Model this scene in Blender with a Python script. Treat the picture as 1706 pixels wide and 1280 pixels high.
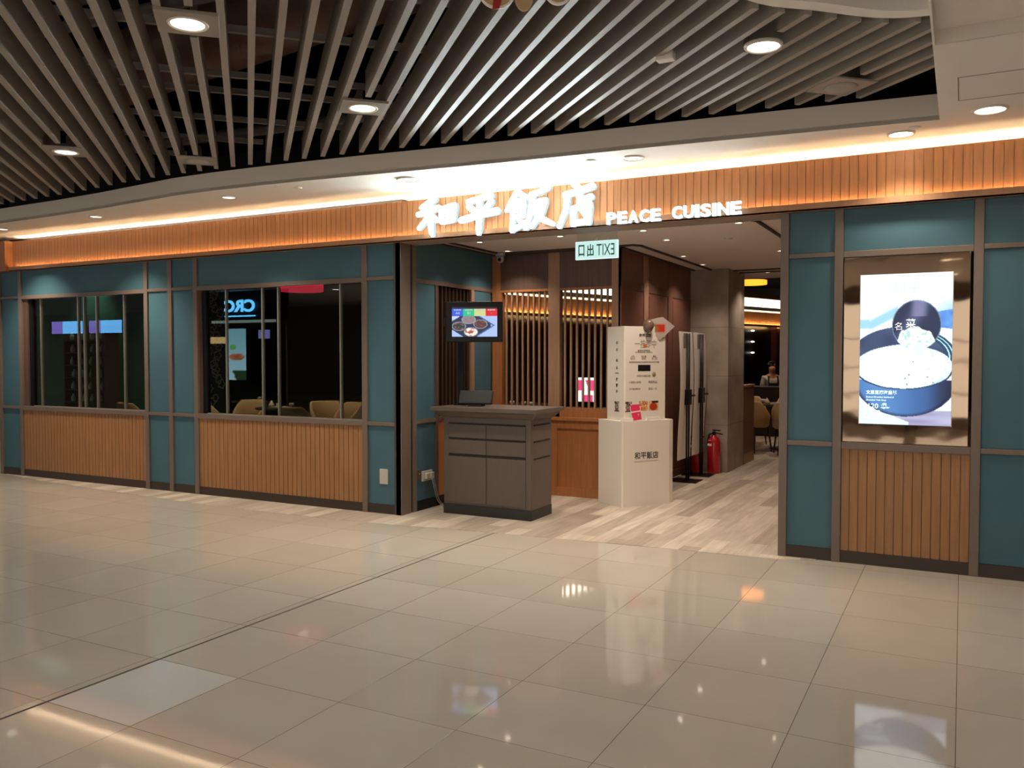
import bpy, bmesh, math, random
from math import sin, cos, pi, radians, sqrt, atan2
from mathutils import Vector, Matrix
random.seed(7)
for o in list(bpy.data.objects): bpy.data.objects.remove(o)
S = bpy.context.scene; COL = S.collection

# ---------------------------------------------------------------- camera
cam = bpy.data.cameras.new('camera'); cam.sensor_width = 36; cam.lens = 36*1420/1706
cam.clip_start = .05; cam.clip_end = 200
co = bpy.data.objects.new('camera', cam); COL.objects.link(co); S.camera = co
co.location = (0, -6.65, 1.52)
co.rotation_euler = (radians(90-1.855), 0, radians(27.83))
# ---------------------------------------------------------------- world, exposure
W = bpy.data.worlds.new('mall'); S.world = W; W.use_nodes = True
W.node_tree.nodes['Background'].inputs[0].default_value = (1, .95, .90, 1)
W.node_tree.nodes['Background'].inputs[1].default_value = .65
S.view_settings.view_transform = 'Standard'; S.view_settings.look = 'None'
S.view_settings.gamma = 1; S.view_settings.exposure = 0; S.view_settings.use_curve_mapping = False
WARM = (1, .80, .58); SOFT = (1, .93, .84); COOL = (.80, .93, 1)
POWER = dict(mall=58, mall_back=150, soffit=125, entry=40, cove=60, lip=70, sign=55, dine=40)

# ---------------------------------------------------------------- helpers
def srgb(h):
    if isinstance(h, str):
        h = tuple(int(h[i:i+2], 16)/255 for i in (0, 2, 4))
    return tuple(c/12.92 if c <= .04045 else ((c+.055)/1.055)**2.4 for c in h)
MATS = {}
def mat(name, col, rough=.5, metal=0, spec=.5, emit=0, noise=0, nscale=8, bump=0, bscale=60, coat=0, stretch=None, alpha=None):
    if name in MATS: return MATS[name]
    m = bpy.data.materials.new(name); m.use_nodes = True; nt = m.node_tree; b = nt.nodes['Principled BSDF']
    c = srgb(col) if isinstance(col, str) else col
    b.inputs['Base Color'].default_value = (*c, 1); b.inputs['Roughness'].default_value = rough
    b.inputs['Metallic'].default_value = metal; b.inputs['Specular IOR Level'].default_value = spec
    b.inputs['Coat Weight'].default_value = coat
    if emit:
        b.inputs['Emission Color'].default_value = (*c, 1); b.inputs['Emission Strength'].default_value = emit
        b.inputs['Base Color'].default_value = (.02, .02, .02, 1)
    if noise or bump:
        tc = nt.nodes.new('ShaderNodeTexCoord'); mp = nt.nodes.new('ShaderNodeMapping')
        mp.inputs['Scale'].default_value = stretch or (1, 1, 1)
        nt.links.new(tc.outputs['Object'], mp.inputs[0])
        if noise:
            n = nt.nodes.new('ShaderNodeTexNoise'); n.inputs['Scale'].default_value = nscale; n.inputs['Detail'].default_value = 6
            nt.links.new(mp.outputs[0], n.inputs[0])
            r = nt.nodes.new('ShaderNodeMapRange'); r.inputs[1].default_value = .3; r.inputs[2].default_value = .7
            r.inputs[3].default_value = 1-noise; r.inputs[4].default_value = 1+noise*.6
            nt.links.new(n.outputs[0], r.inputs[0])
            mx = nt.nodes.new('ShaderNodeVectorMath'); mx.operation = 'SCALE'; mx.inputs[0].default_value = c
            nt.links.new(r.outputs[0], mx.inputs['Scale']); nt.links.new(mx.outputs[0], b.inputs['Base Color'])
        if bump:
            n2 = nt.nodes.new('ShaderNodeTexNoise'); n2.inputs['Scale'].default_value = bscale; n2.inputs['Detail'].default_value = 3
            nt.links.new(mp.outputs[0], n2.inputs[0])
            bp = nt.nodes.new('ShaderNodeBump'); bp.inputs['Strength'].default_value = bump; bp.inputs['Distance'].default_value = .01
            nt.links.new(n2.outputs[0], bp.inputs['Height']); nt.links.new(bp.outputs[0], b.inputs['Normal'])
    MATS[name] = m; return m

def glow(name, col, s):
    if name in MATS: return MATS[name]
    m = bpy.data.materials.new(name); m.use_nodes = True; nt = m.node_tree; nt.nodes.clear()
    o = nt.nodes.new('ShaderNodeOutputMaterial'); e = nt.nodes.new('ShaderNodeEmission')
    e.inputs[0].default_value = (*col, 1); e.inputs[1].default_value = s
    nt.links.new(e.outputs[0], o.inputs[0]); MATS[name] = m; return m

def glass(name, tint, ior=1.5, rough=0.0, keep=1.0):
    m = bpy.data.materials.new(name); m.use_nodes = True; nt = m.node_tree; nt.nodes.clear()
    o = nt.nodes.new('ShaderNodeOutputMaterial'); t = nt.nodes.new('ShaderNodeBsdfTransparent'); g = nt.nodes.new('ShaderNodeBsdfGlossy')
    t.inputs[0].default_value = (*tint, 1); g.inputs[0].default_value = (keep, keep, keep, 1); g.inputs['Roughness'].default_value = rough
    f = nt.nodes.new('ShaderNodeFresnel'); f.inputs[0].default_value = ior
    x = nt.nodes.new('ShaderNodeMixShader'); ge = nt.nodes.new('ShaderNodeNewGeometry'); ma = nt.nodes.new('ShaderNodeMath'); ma.operation = 'SUBTRACT'; ma.inputs[0].default_value = 1
    mu = nt.nodes.new('ShaderNodeMath'); mu.operation = 'MULTIPLY'; nt.links.new(ge.outputs['Backfacing'], ma.inputs[1]); nt.links.new(ma.outputs[0], mu.inputs[0]); nt.links.new(f.outputs[0], mu.inputs[1]); nt.links.new(mu.outputs[0], x.inputs[0])
    nt.links.new(t.outputs[0], x.inputs[1]); nt.links.new(g.outputs[0], x.inputs[2]); nt.links.new(x.outputs[0], o.inputs[0])
    MATS[name] = m; return m

class MB:
    def __init__(s): s.v = []; s.f = []; s.sm = []
    def add(s, vs, fs, smooth=False):
        n = len(s.v); s.v += [tuple(v) for v in vs]; s.f += [tuple(i+n for i in f) for f in fs]; s.sm += [smooth]*len(fs); return s
    def box(s, x0, x1, y0, y1, z0, z1, M=None):
        vs = [Vector(p) for p in ((x0,y0,z0),(x1,y0,z0),(x1,y1,z0),(x0,y1,z0),(x0,y0,z1),(x1,y0,z1),(x1,y1,z1),(x0,y1,z1))]
        if M: vs = [M @ v for v in vs]
        return s.add(vs, [(0,3,2,1),(4,5,6,7),(0,1,5,4),(1,2,6,5),(2,3,7,6),(3,0,4,7)])
    def rbox(s, x0, x1, y0, y1, z0, z1, r=.006, M=None):   # box with bevelled vertical+horizontal edges via bmesh
        bm = bmesh.new(); bmesh.ops.create_cube(bm, size=1)
        for v in bm.verts:
            v.co = Vector(((x0+x1)/2+v.co.x*(x1-x0), (y0+y1)/2+v.co.y*(y1-y0), (z0+z1)/2+v.co.z*(z1-z0)))
        bmesh.ops.bevel(bm, geom=bm.edges[:], offset=r, segments=2, affect='EDGES', profile=.5)
        vs = [(M @ v.co if M else v.co.copy()) for v in bm.verts]; bm.verts.index_update()
        fs = [[v.index for v in f.verts] for f in bm.faces]; bm.free(); return s.add(vs, fs)
    def prism(s, poly, z0, z1, M=None, smooth=False):
        n = len(poly); a = sum(poly[i][0]*poly[(i+1)%n][1]-poly[(i+1)%n][0]*poly[i][1] for i in range(n))
        if a < 0: poly = poly[::-1]
        vs = [Vector((x, y, z0)) for x, y in poly]+[Vector((x, y, z1)) for x, y in poly]
        if M: vs = [M @ v for v in vs]
        s.add(vs, [tuple(range(n))[::-1], tuple(range(n, 2*n))])
        k = len(s.v)-2*n
        for i in range(n):
            j = (i+1) % n; s.f.append((k+i, k+j, k+n+j, k+n+i)); s.sm.append(smooth)
        return s
    def lathe(s, prof, seg=24, M=None, smooth=True):
        vs = []; fs = []
        for r, z in prof:
            for i in range(seg):
                t = 2*pi*i/seg; v = Vector((r*cos(t), r*sin(t), z)); vs.append(M @ v if M else v)
        for k in range(len(prof)-1):
            for i in range(seg):
                j = (i+1) % seg; fs.append((k*seg+i, k*seg+j, (k+1)*seg+j, (k+1)*seg+i))
        fs.append(tuple(range(seg))[::-1]); fs.append(tuple(range((len(prof)-1)*seg, len(prof)*seg)))
        return s.add(vs, fs, smooth)
    def tube(s, pts, r, seg=10, closed=False, r2=None):
        pts = [Vector(p) for p in pts]; n = len(pts); vs = []; fs = []
        up = Vector((0, 0, 1)); last = None
        for i, p in enumerate(pts):
            d = (pts[min(i+1, n-1)]-pts[max(i-1, 0)]).normalized()
            if last is None:
                a = d.cross(up if abs(d.z) < .95 else Vector((1, 0, 0))).normalized()
            else:
                a = (last-d*last.dot(d)).normalized()
            last = a; b = d.cross(a); rr = r if r2 is None else r+(r2-r)*i/(n-1)
            if isinstance(r, (list, tuple)): rr = r[i]
            for k in range(seg):
                t = 2*pi*k/seg; vs.append(p+a*cos(t)*rr+b*sin(t)*rr)
        for i in range(n-1):
            for k in range(seg):
                j = (k+1) % seg; fs.append((i*seg+k, i*seg+j, (i+1)*seg+j, (i+1)*seg+k))
        fs.append(tuple(range(seg))[::-1]); fs.append(tuple(range((n-1)*seg, n*seg)))
        return s.add(vs, fs, True)
    def ball(s, c, rx, ry=None, rz=None, seg=20, rings=12, fn=None):
        ry = ry or rx; rz = rz or rx; vs = []; fs = []
        for i in range(rings+1):
            a = pi*i/rings
            for k in range(seg):
                t = 2*pi*k/seg; p = Vector((rx*sin(a)*cos(t), ry*sin(a)*sin(t), rz*cos(a)))
                if fn: p = fn(p)
                vs.append(Vector(c)+p)
        for i in range(rings):
            for k in range(seg):
                j = (k+1) % seg; fs.append((i*seg+k, (i+1)*seg+k, (i+1)*seg+j, i*seg+j))
        return s.add(vs, fs, True)
    def up(s, dz): s.v = [(v[0], v[1], v[2]+dz) for v in s.v]; return s
    def build(s, name, m, parent=None, **kw):
        me = bpy.data.meshes.new(name); me.from_pydata(s.v, [], s.f); me.validate(verbose=False)
        if len(me.polygons) == len(s.sm): me.polygons.foreach_set('use_smooth', s.sm)
        me.update()
        if m: me.materials.append(m)
        o = bpy.data.objects.new(name, me); COL.objects.link(o)
        if parent: 
            o.parent = parent
            if any(abs(c) > 1e-6 for c in parent.location) or any(abs(c) > 1e-6 for c in parent.rotation_euler):
                if kw.get('world', False): o.matrix_parent_inverse = parent_matrix(parent).inverted()
        return o
def parent_matrix(p):
    M = Matrix.LocRotScale(p.location, p.rotation_euler, None)
    return (parent_matrix(p.parent) @ M) if p.parent else M

def tag(o, label=None, cat=None, group=None, kind=None):
    if label: o['label'] = label
    if cat: o['category'] = cat
    if group: o['group'] = group
    if kind: o['kind'] = kind
    return o
def thing(name, label, cat, loc=(0, 0, 0), rz=0, group=None):
    o = bpy.data.objects.new(name, None); COL.objects.link(o); o.location = loc; o.rotation_euler = (0, 0, rz)
    o.empty_display_size = .1
    return tag(o, label, cat, group)
def structure(name, mb, m, label=None, cat=None):
    o = mb.build(name, m); o['kind'] = 'structure'
    if label: o['label'] = label
    if cat: o['category'] = cat
    return o
def dup(root, loc, rz=0, label=None, group=None):
    r = root.copy(); COL.objects.link(r); r.location = loc; r.rotation_euler = (0, 0, rz)
    if label: r['label'] = label
    if group: r['group'] = group
    for ch in list(root.children):
        c = ch.copy(); COL.objects.link(c); c.parent = r
        for g in ch.children:
            d = g.copy(); COL.objects.link(d); d.parent = c
    return r
def arealight(name, loc, rot, sx, sy, power, col, parent=None, spread=180):
    l = bpy.data.lights.new(name, 'AREA'); l.shape = 'RECTANGLE'; l.size = sx; l.size_y = sy; l.energy = power; l.color = col
    l.spread = radians(spread); o = bpy.data.objects.new(name, l); COL.objects.link(o); o.location = loc; o.rotation_euler = rot
    if parent: o.parent = parent
    return o
def spot(name, loc, power, col, angle=110, blend=.8, size=.05, parent=None, rot=(0, 0, 0)):
    l = bpy.data.lights.new(name, 'SPOT'); l.energy = power; l.color = col; l.spot_size = radians(angle); l.spot_blend = blend
    l.shadow_soft_size = size; o = bpy.data.objects.new(name, l); COL.objects.link(o); o.location = loc; o.rotation_euler = rot
    if parent: o.parent = parent
    return o

def text_mb(txt, w=None, h=None, depth=.002, bold=0, align='CENTER', res=3, shear=0):
    """flat-lying text outline (x right, y up), centred, fitted to width w or height h -> (verts, faces)"""
    c = bpy.data.curves.new('t', 'FONT'); c.body = txt; c.size = 1; c.extrude = depth; c.offset = bold; c.resolution_u = res
    c.align_x = align; c.shear = shear
    o = bpy.data.objects.new('t', c); COL.objects.link(o)
    dg = bpy.context.evaluated_depsgraph_get(); dg.update()
    me = bpy.data.meshes.new_from_object(o.evaluated_get(dg))
    vs = [v.co.copy() for v in me.vertices]; fs = [tuple(p.vertices) for p in me.polygons]
    bpy.data.objects.remove(o); bpy.data.meshes.remove(me); bpy.data.curves.remove(c)
    if not vs: return [], []
    x0 = min(v.x for v in vs); x1 = max(v.x for v in vs); y0 = min(v.y for v in vs); y1 = max(v.y for v in vs)
    sx = w/(x1-x0) if w else None; sy = h/(y1-y0) if h else None
    sx = sx or sy; sy = sy or sx
    cx = (x0+x1)/2; cy = (y0+y1)/2
    return [Vector(((v.x-cx)*sx, (v.y-cy)*sy, v.z)) for v in vs], fs
def put_text(mb, txt, M, **kw):
    vs, fs = text_mb(txt, **kw); mb.add([M @ v for v in vs], fs)
def face(org, right, up):           # matrix: text x->right, y->up, z->outward
    r = Vector(right).normalized(); u = Vector(up).normalized(); n = r.cross(u)
    return Matrix(((r.x, u.x, n.x, org[0]), (r.y, u.y, n.y, org[1]), (r.z, u.z, n.z, org[2]), (0, 0, 0, 1)))

def picture(name, w, h, nx, ny, fn, M, parent, strength=1, emissive=True, rough=.4):
    """a picture printed or shown on a flat face: fn(u,v)->srgb triple, u right, v down, 0..1"""
    vs = []; fs = []; cols = []
    for j in range(ny+1):
        for i in range(nx+1):
            u = i/nx; v = j/ny; vs.append(M @ Vector(((u-.5)*w, (.5-v)*h, 0)))
            cols += [*srgb(fn(u, v)), 1.0]
    for j in range(ny):
        for i in range(nx):
            a = j*(nx+1)+i; fs.append((a, a+nx+1, a+nx+2, a+1))
    me = bpy.data.meshes.new(name); me.from_pydata(vs, [], fs); me.update()
    ca = me.color_attributes.new('ink', 'FLOAT_COLOR', 'POINT'); ca.data.foreach_set('color', cols)
    m = bpy.data.materials.new(name+'_ink'); m.use_nodes = True; nt = m.node_tree; b = nt.nodes['Principled BSDF']
    at = nt.nodes.new('ShaderNodeVertexColor'); at.layer_name = 'ink'
    if emissive:
        b.inputs['Base Color'].default_value = (.01, .01, .01, 1); nt.links.new(at.outputs[0], b.inputs['Emission Color']); b.inputs['Emission Strength'].default_value = strength
    else: nt.links.new(at.outputs[0], b.inputs['Base Color'])
    b.inputs['Roughness'].default_value = rough
    me.materials.append(m); o = bpy.data.objects.new(name, me); COL.objects.link(o); o.parent = parent
    if parent: o.matrix_parent_inverse = parent_matrix(parent).inverted()
    return o
def mixc(a, b, t):
    t = max(0, min(1, t)); return tuple(a[i]*(1-t)+b[i]*t for i in range(3))
def hsh(x, y): 
    v = sin(x*127.1+y*311.7)*43758.5453; return v-math.floor(v)
def vnoise(x, y):
    xi = math.floor(x); yi = math.floor(y); fx = x-xi; fy = y-yi; fx = fx*fx*(3-2*fx); fy = fy*fy*(3-2*fy)
    a = hsh(xi, yi); b = hsh(xi+1, yi); c = hsh(xi, yi+1); d = hsh(xi+1, yi+1)
    return a+(b-a)*fx+(c-a)*fy+(a-b-c+d)*fx*fy
def ss(a, b, x):
    t = max(0, min(1, (x-a)/(b-a))); return t*t*(3-2*t)

# ---------------------------------------------------------------- materials
teal = mat('teal_wall_panel', '426470', .55, spec=.35, noise=.05, nscale=3)
post_m = mat('bronze_brown_frame', '6e5f55', .42, spec=.5, noise=.05, nscale=20, stretch=(6, 6, 1))
skirt_m = mat('dark_brown_skirting', '35281f', .5)
def wood(name, c, n=.16, rough=.42):
    return mat(name, c, rough, spec=.4, noise=n, nscale=5, bump=.06, bscale=40, stretch=(9, 9, .6))
oak = wood('fascia_oak', 'b9845a'); oak_low = wood('dado_oak', '9d7048'); orange_wood = wood('orange_oak', 'a56a40')
red_wood = wood('red_brown_wood', '6f483b'); dark_wood = wood('dark_wood_frame', '5c463c'); tan_wood = wood('slat_wood', '9b7860')
lip_m = wood('oak_lip', 'a3795a', .08)
white_paint = mat('white_ceiling_paint', 'e6e0d8', .8, spec=.2)
white_face = mat('off_white_bulkhead_paint', 'd2cac0', .8, spec=.2)
slat_m = mat('grey_metal_slat', '8f867d', .45, spec=.5)
dark_m = mat('black_plenum', '14110f', .9, spec=.1)
steel = mat('brushed_steel_edge', 'b8b0a2', .3, metal=.8)
black = mat('black_plastic', '0d0f12', .55, spec=.3)
ceil_in = mat('entry_ceiling_paint', 'd3c9c3', .75, spec=.2)
groove_m = mat('ceiling_groove_brown', '3a2c27', .7)
ring_m = mat('lamp_trim_ring', 'cfc8bb', .5)
lens = glow('lamp_lens_warm', (1, .88, .68), 14); lens_small = glow('lamp_lens_small', (1, .84, .62), 9)
lens_dim = glow('lamp_lens_dim', (1, .9, .78), 2.2); led = glow('led_strip', WARM, POWER['cove'])
led_lip = glow('led_strip_lip', (1, .76, .42), POWER['lip'])
desk_m = mat('taupe_laminate', '574b43', .4, noise=.07, nscale=4, stretch=(5, 5, 1)); desk_gap = mat('desk_shadow_gap', '1d1814', .8); plinth_m = mat('black_plinth', '1c1a18', .4)
kiosk_m = mat('white_foamboard', 'e4dcd0', .5); ink = mat('dark_ink', '2f2a27', .6); ink_grey = mat('grey_ink', '8c8279', .6); gold_ink = mat('tan_ink', '9a7f5f', .6)
pink_m = mat('pink_card', 'e0335f', .45); white_m = mat('white_card', 'f0ebe2', .5)
fire_red = mat('extinguisher_red', 'b0101c', .25, coat=.5); black_metal = mat('black_metal', '1c1714', .35, metal=.6)
plate_m = mat('white_switch_plate', 'b7b3a6', .4)
chair_m = mat('tan_upholstery', 'c9a677', .7, bump=.1); chair_leg = mat('dark_chair_leg', '2c201a', .4); table_m = mat('dark_table_top', '4a3a30', .35)
china = mat('white_china', 'e8e0d2', .3); napkin = mat('cream_napkin', 'd9c9a4', .8)
dining_dark = mat('dark_dining_wall', '2a1f1b', .35, spec=.5); dining_ceiling = mat('dark_dining_ceiling', '1b1716', .8)
green_wall = mat('dim_green_wall', '4d6a5c', .7)
window_glass = glass('window_glass', (.62, .66, .64), 1.75); clear_acrylic = glass('clear_acrylic', (.9, .95, .93), 1.4)

def tile_floor():
    m = bpy.data.materials.new('polished_beige_tile'); m.use_nodes = True; nt = m.node_tree; b = nt.nodes['Principled BSDF']
    N = nt.nodes.new; L = nt.links.new
    tc = N('ShaderNodeTexCoord'); mp = N('ShaderNodeMapping'); mp.inputs['Location'].default_value = (.0, 1.345, 0); L(tc.outputs['Object'], mp.inputs[0])
    br = N('ShaderNodeTexBrick'); br.offset = 0; br.squash = 1
    br.inputs['Scale'].default_value = 1; br.inputs['Brick Width'].default_value = .6; br.inputs['Row Height'].default_value = .597
    br.inputs['Mortar Size'].default_value = .0016; br.inputs['Mortar Smooth'].default_value = .2; br.inputs['Bias'].default_value = 0
    br.inputs['Color1'].default_value = (*srgb('b9aea1'), 1); br.inputs['Color2'].default_value = (*srgb('b2a799'), 1); br.inputs['Mortar'].default_value = (*srgb('5d5147'), 1)
    L(mp.outputs[0], br.inputs['Vector'])
    n = N('ShaderNodeTexNoise'); n.inputs['Scale'].default_value = 2.2; n.inputs['Detail'].default_value = 8; L(tc.outputs['Object'], n.inputs[0])
    r = N('ShaderNodeMapRange'); r.inputs[3].default_value = .92; r.inputs[4].default_value = 1.06; L(n.outputs[0], r.inputs[0])
    vm = N('ShaderNodeVectorMath'); vm.operation = 'SCALE'; L(br.outputs[0], vm.inputs[0]); L(r.outputs[0], vm.inputs['Scale']); L(vm.outputs[0], b.inputs['Base Color'])
    # glassy quartz flecks
    vo = N('ShaderNodeTexVoronoi'); vo.inputs['Scale'].default_value = 90; L(tc.outputs['Object'], vo.inputs[0])
    fr = N('ShaderNodeMapRange'); fr.inputs[3].default_value = .04; fr.inputs[4].default_value = .06; L(vo.outputs[1], fr.inputs[0]); L(fr.outputs[0], b.inputs['Roughness'])
    b.inputs['Specular IOR Level'].default_value = .8
    bp = N('ShaderNodeBump'); bp.inputs['Strength'].default_value = .25; bp.inputs['Distance'].default_value = .001; bp.invert = True
    L(br.outputs['Fac'], bp.inputs['Height']); L(bp.outputs[0], b.inputs['Normal'])
    return m
def plank_floor():
    m = bpy.data.materials.new('grey_brown_vinyl_plank'); m.use_nodes = True; nt = m.node_tree; b = nt.nodes['Principled BSDF']
    N = nt.nodes.new; L = nt.links.new
    tc = N('ShaderNodeTexCoord'); mp = N('ShaderNodeMapping'); mp.inputs['Rotation'].default_value = (0, 0, pi/2); L(tc.outputs['Object'], mp.inputs[0])
    br = N('ShaderNodeTexBrick'); br.offset = .37; br.offset_frequency = 2
    br.inputs['Scale'].default_value = 1; br.inputs['Brick Width'].default_value = .9; br.inputs['Row Height'].default_value = .15
    br.inputs['Mortar Size'].default_value = .0012; br.inputs['Bias'].default_value = -.1
    br.inputs['Color1'].default_value = (*srgb('a09182'), 1); br.inputs['Color2'].default_value = (*srgb('d0c2b1'), 1); br.inputs['Mortar'].default_value = (*srgb('94826f'), 1)
    L(mp.outputs[0], br.inputs['Vector'])
    mp2 = N('ShaderNodeMapping'); mp2.inputs['Scale'].default_value = (9, .9, 1); L(tc.outputs['Object'], mp2.inputs[0])
    n = N('ShaderNodeTexNoise'); n.inputs['Scale'].default_value = 2.4; n.inputs['Detail'].default_value = 7; L(mp2.outputs[0], n.inputs[0])
    r = N('ShaderNodeMapRange'); r.inputs[1].default_value = .3; r.inputs[2].default_value = .7; r.inputs[3].default_value = .78; r.inputs[4].default_value = 1.14; L(n.outputs[0], r.inputs[0])
    vm = N('ShaderNodeVectorMath'); vm.operation = 'SCALE'; L(br.outputs[0], vm.inputs[0]); L(r.outputs[0], vm.inputs['Scale']); L(vm.outputs[0], b.inputs['Base Color'])
    b.inputs['Roughness'].default_value = .42
    return m
def stone():
    m = bpy.data.materials.new('grey_beige_stone'); m.use_nodes = True; nt = m.node_tree; b = nt.nodes['Principled BSDF']
    N = nt.nodes.new; L = nt.links.new; tc = N('ShaderNodeTexCoord'); mp = N('ShaderNodeMapping'); mp.inputs['Rotation'].default_value = (pi/2, 0, 0); 
    L(tc.outputs['Object'], mp.inputs[0])
    n = N('ShaderNodeTexNoise'); n.inputs['Scale'].default_value = 3; n.inputs['Detail'].default_value = 9; L(tc.outputs['Object'], n.inputs[0])
    cr = N('ShaderNodeValToRGB'); cr.color_ramp.elements[0].position = .35; cr.color_ramp.elements[0].color = (*srgb('85786c'), 1)
    cr.color_ramp.elements[1].position = .7; cr.color_ramp.elements[1].color = (*srgb('a89a8c'), 1); L(n.outputs[0], cr.inputs[0])
    L(cr.outputs[0], b.inputs['Base Color']); b.inputs['Roughness'].default_value = .45
    return m

# ---------------------------------------------------------------- floor
f = structure('floor', MB().box(-70, 8, -14, .02, -.1, 0), tile_floor())
edge = [(-10.9, .0), (-10.05, -.15), (-9, -.25), (-7.9, -.34), (-7.1, -.41), (-6.35, -.437), (-5.7, -.44), (-5.13, -.43), (-4.4, -.37), (-3.56, -.274), (-2.6, -.20), (-1.183, -.1), (-.95, -.02)]
f2 = structure('floor.001', MB().prism(edge+[(-.95, .0), (-.95, .02), (-10.9, .02)], .0, .0022), plank_floor())
f3 = structure('floor.002', MB().box(-26, 6, .02, 24, -.1, .0022), f2.data.materials[0])
tag(structure('trim_1', MB().box(-3.546, -3.534, -14, -.275, 0, .0012), mat('dark_joint', '3b3029', .6)), None)
# pale sheet colours in the reflection caught by one tilted tile
structure('floor.003', MB().box(-3.528, -3.004, -4.325, -3.737, .0, .0008), mat('tile_reflection_grey', 'c3bdb8', .06, spec=.75))

# ---------------------------------------------------------------- facade
ZT = 2.595
wf = structure('wall_front', MB().box(-10.96, -10.59, .06, .14, 0, ZT).box(-10.53, -8.26, .06, .14, 0, .84).box(-10.53, -8.26, .06, .14, 2.29, ZT)
    .box(-8.2, -7.87, .06, .14, 0, ZT).box(-7.81, -7.47, .06, .14, 0, ZT).box(-7.41, -5.16, .06, .14, 0, .84).box(-7.41, -5.16, .06, .14, 2.29, ZT)
    .box(-5.1, -4.76, .06, .14, 0, ZT).box(-1.16, -.84, .06, .14, 0, ZT).box(-.78, .06, .06, .14, 0, .89).box(-.78, .06, .06, .14, 2.245, ZT).box(.12, 3.5, .06, .14, 0, ZT), mat('wall_backing', '4a403a', .8))
def fpart(name, mb, m, label=None):
    o = mb.build(name, m, wf)
    if label: o['label'] = label
    return o
posts = [-10.99, -10.56, -8.23, -7.838, -7.437, -5.134, -4.733, -1.192, -.808, .091, .75, 1.4]
for x in posts: fpart('post', MB().rbox(x-.03, x+.03, 0, .15, 0, ZT, .003), post_m)
def teal_panel(x0, x1, z0, z1): fpart('panel', MB().rbox(x0, x1, .022, .06, z0, z1, .003), teal)
def skirt(x0, x1): fpart('skirting', MB().box(x0, x1, .012, .06, .0, .09), skirt_m)
def rail(x0, x1, z0, z1): fpart('rail', MB().rbox(x0, x1, .004, .06, z0, z1, .003), post_m)
for a, b in ((-10.99, -10.56), (-8.23, -7.838), (-7.838, -7.437), (-5.134, -4.733), (-1.192, -.808), (.091, .75), (.75, 1.4)):
    x0 = a+.03; x1 = b-.03
    teal_panel(x0, x1, .09, .852); teal_panel(x0, x1, .888, 2.252); teal_panel(x0, x1, 2.286, ZT); skirt(x0, x1)
    rail(x0, x1, .852, .888); rail(x0, x1, 2.252, 2.286)
def boards(x0, x1, z0, z1, y0, pitch=.0605, gap=.007, depth=.012):
    mb = MB(); n = round((x1-x0)/pitch); p = (x1-x0)/n
    mb.box(x0, x1, y0+depth, y0+depth+.03, z0, z1)
    for i in range(n):
        a = x0+i*p+gap/2; b = x0+(i+1)*p-gap/2
        mb.box(a, b, y0, y0+depth, z0, z1)
    return mb
for a, b in ((-10.56, -8.23), (-7.437, -5.134), (-.808, .091)):
    x0 = a+.03; x1 = b-.03
    fpart('slatted_dado', boards(x0, x1, .09, .841, .018), oak_low); skirt(x0, x1)
    teal_panel(x0, x1, 2.286, ZT); rail(x0, x1, 2.24, 2.286); rail(x0, x1, .841, .893)

def window(n, x0, x1, jamb, mulls):
    w = bpy.data.objects.new('window_%d' % n, None); COL.objects.link(w); w['kind'] = 'structure'
    MB().box(x0, x0+jamb, .03, .15, .893, 2.24).build('jamb', dark_wood, w)
    MB().box(x0+jamb, x0+jamb+.05, .05, .11, .893, 2.24).build('black_stile', black, w)
    xs = [x0+jamb+.05]+mulls+[x1]
    for i in range(len(xs)-1):
        MB().box(xs[i]+.004, xs[i+1]-.004, .074, .082, .895, 2.238).build('pane', window_glass, w)
    for x in mulls:
        MB().box(x-.007, x+.007, .058, .098, .893, 2.24).build('mullion', steel, w)
    MB().box(x0, x1, .06, .11, .893, .90).build('glass_channel', steel, w)
window(1, -10.53, -8.26, .09, [-10.229, -9.506, -9.395, -9.166, -8.676])
window(2, -7.407, -5.164, .03, [-7.035, -6.514, -6.293, -5.475])

# fascia of vertical oak boards with a lit lip below and a lit trough above
fa = structure('trim_2', boards(-10.68, 3.5, 2.60, 2.975, .0, .0605, .0055, .008), oak)
MB().box(-10.68, 3.5, .038, .25, 2.9, 2.915).box(-10.68, 3.5, .25, .27, ZT, 3.03).build('trough', white_paint, fa)
MB().box(-10.6, 3.4, .055, .075, 2.952, 2.962).build('light_strip', led, fa)
MB().box(-10.68, 3.5, -.052, -.040, ZT, 2.648).box(-10.68, 3.5, -.052, .01, ZT, 2.604).build('lip', lip_m, fa)
MB().box(-10.6, 3.4, -.018, -.010, 2.606, 2.612).build('light_strip', led_lip, fa)
MB().box(-11.6, -10.68, -.10, .25, ZT, 2.975).build('end_block', orange_wood, fa)
structure('trim_3', MB().box(-4.70, -1.22, .02, .26, ZT-.002, 2.66).box(-10.96, -4.70, .02, .05, ZT, 2.61), mat('lintel_taupe', '8b7c73', .6))
structure('wall_mall_left', MB().box(-14, -11.03, .0, .1, 0, ZT), mat('pale_green_wall', 'a9b39a', .7))

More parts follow.
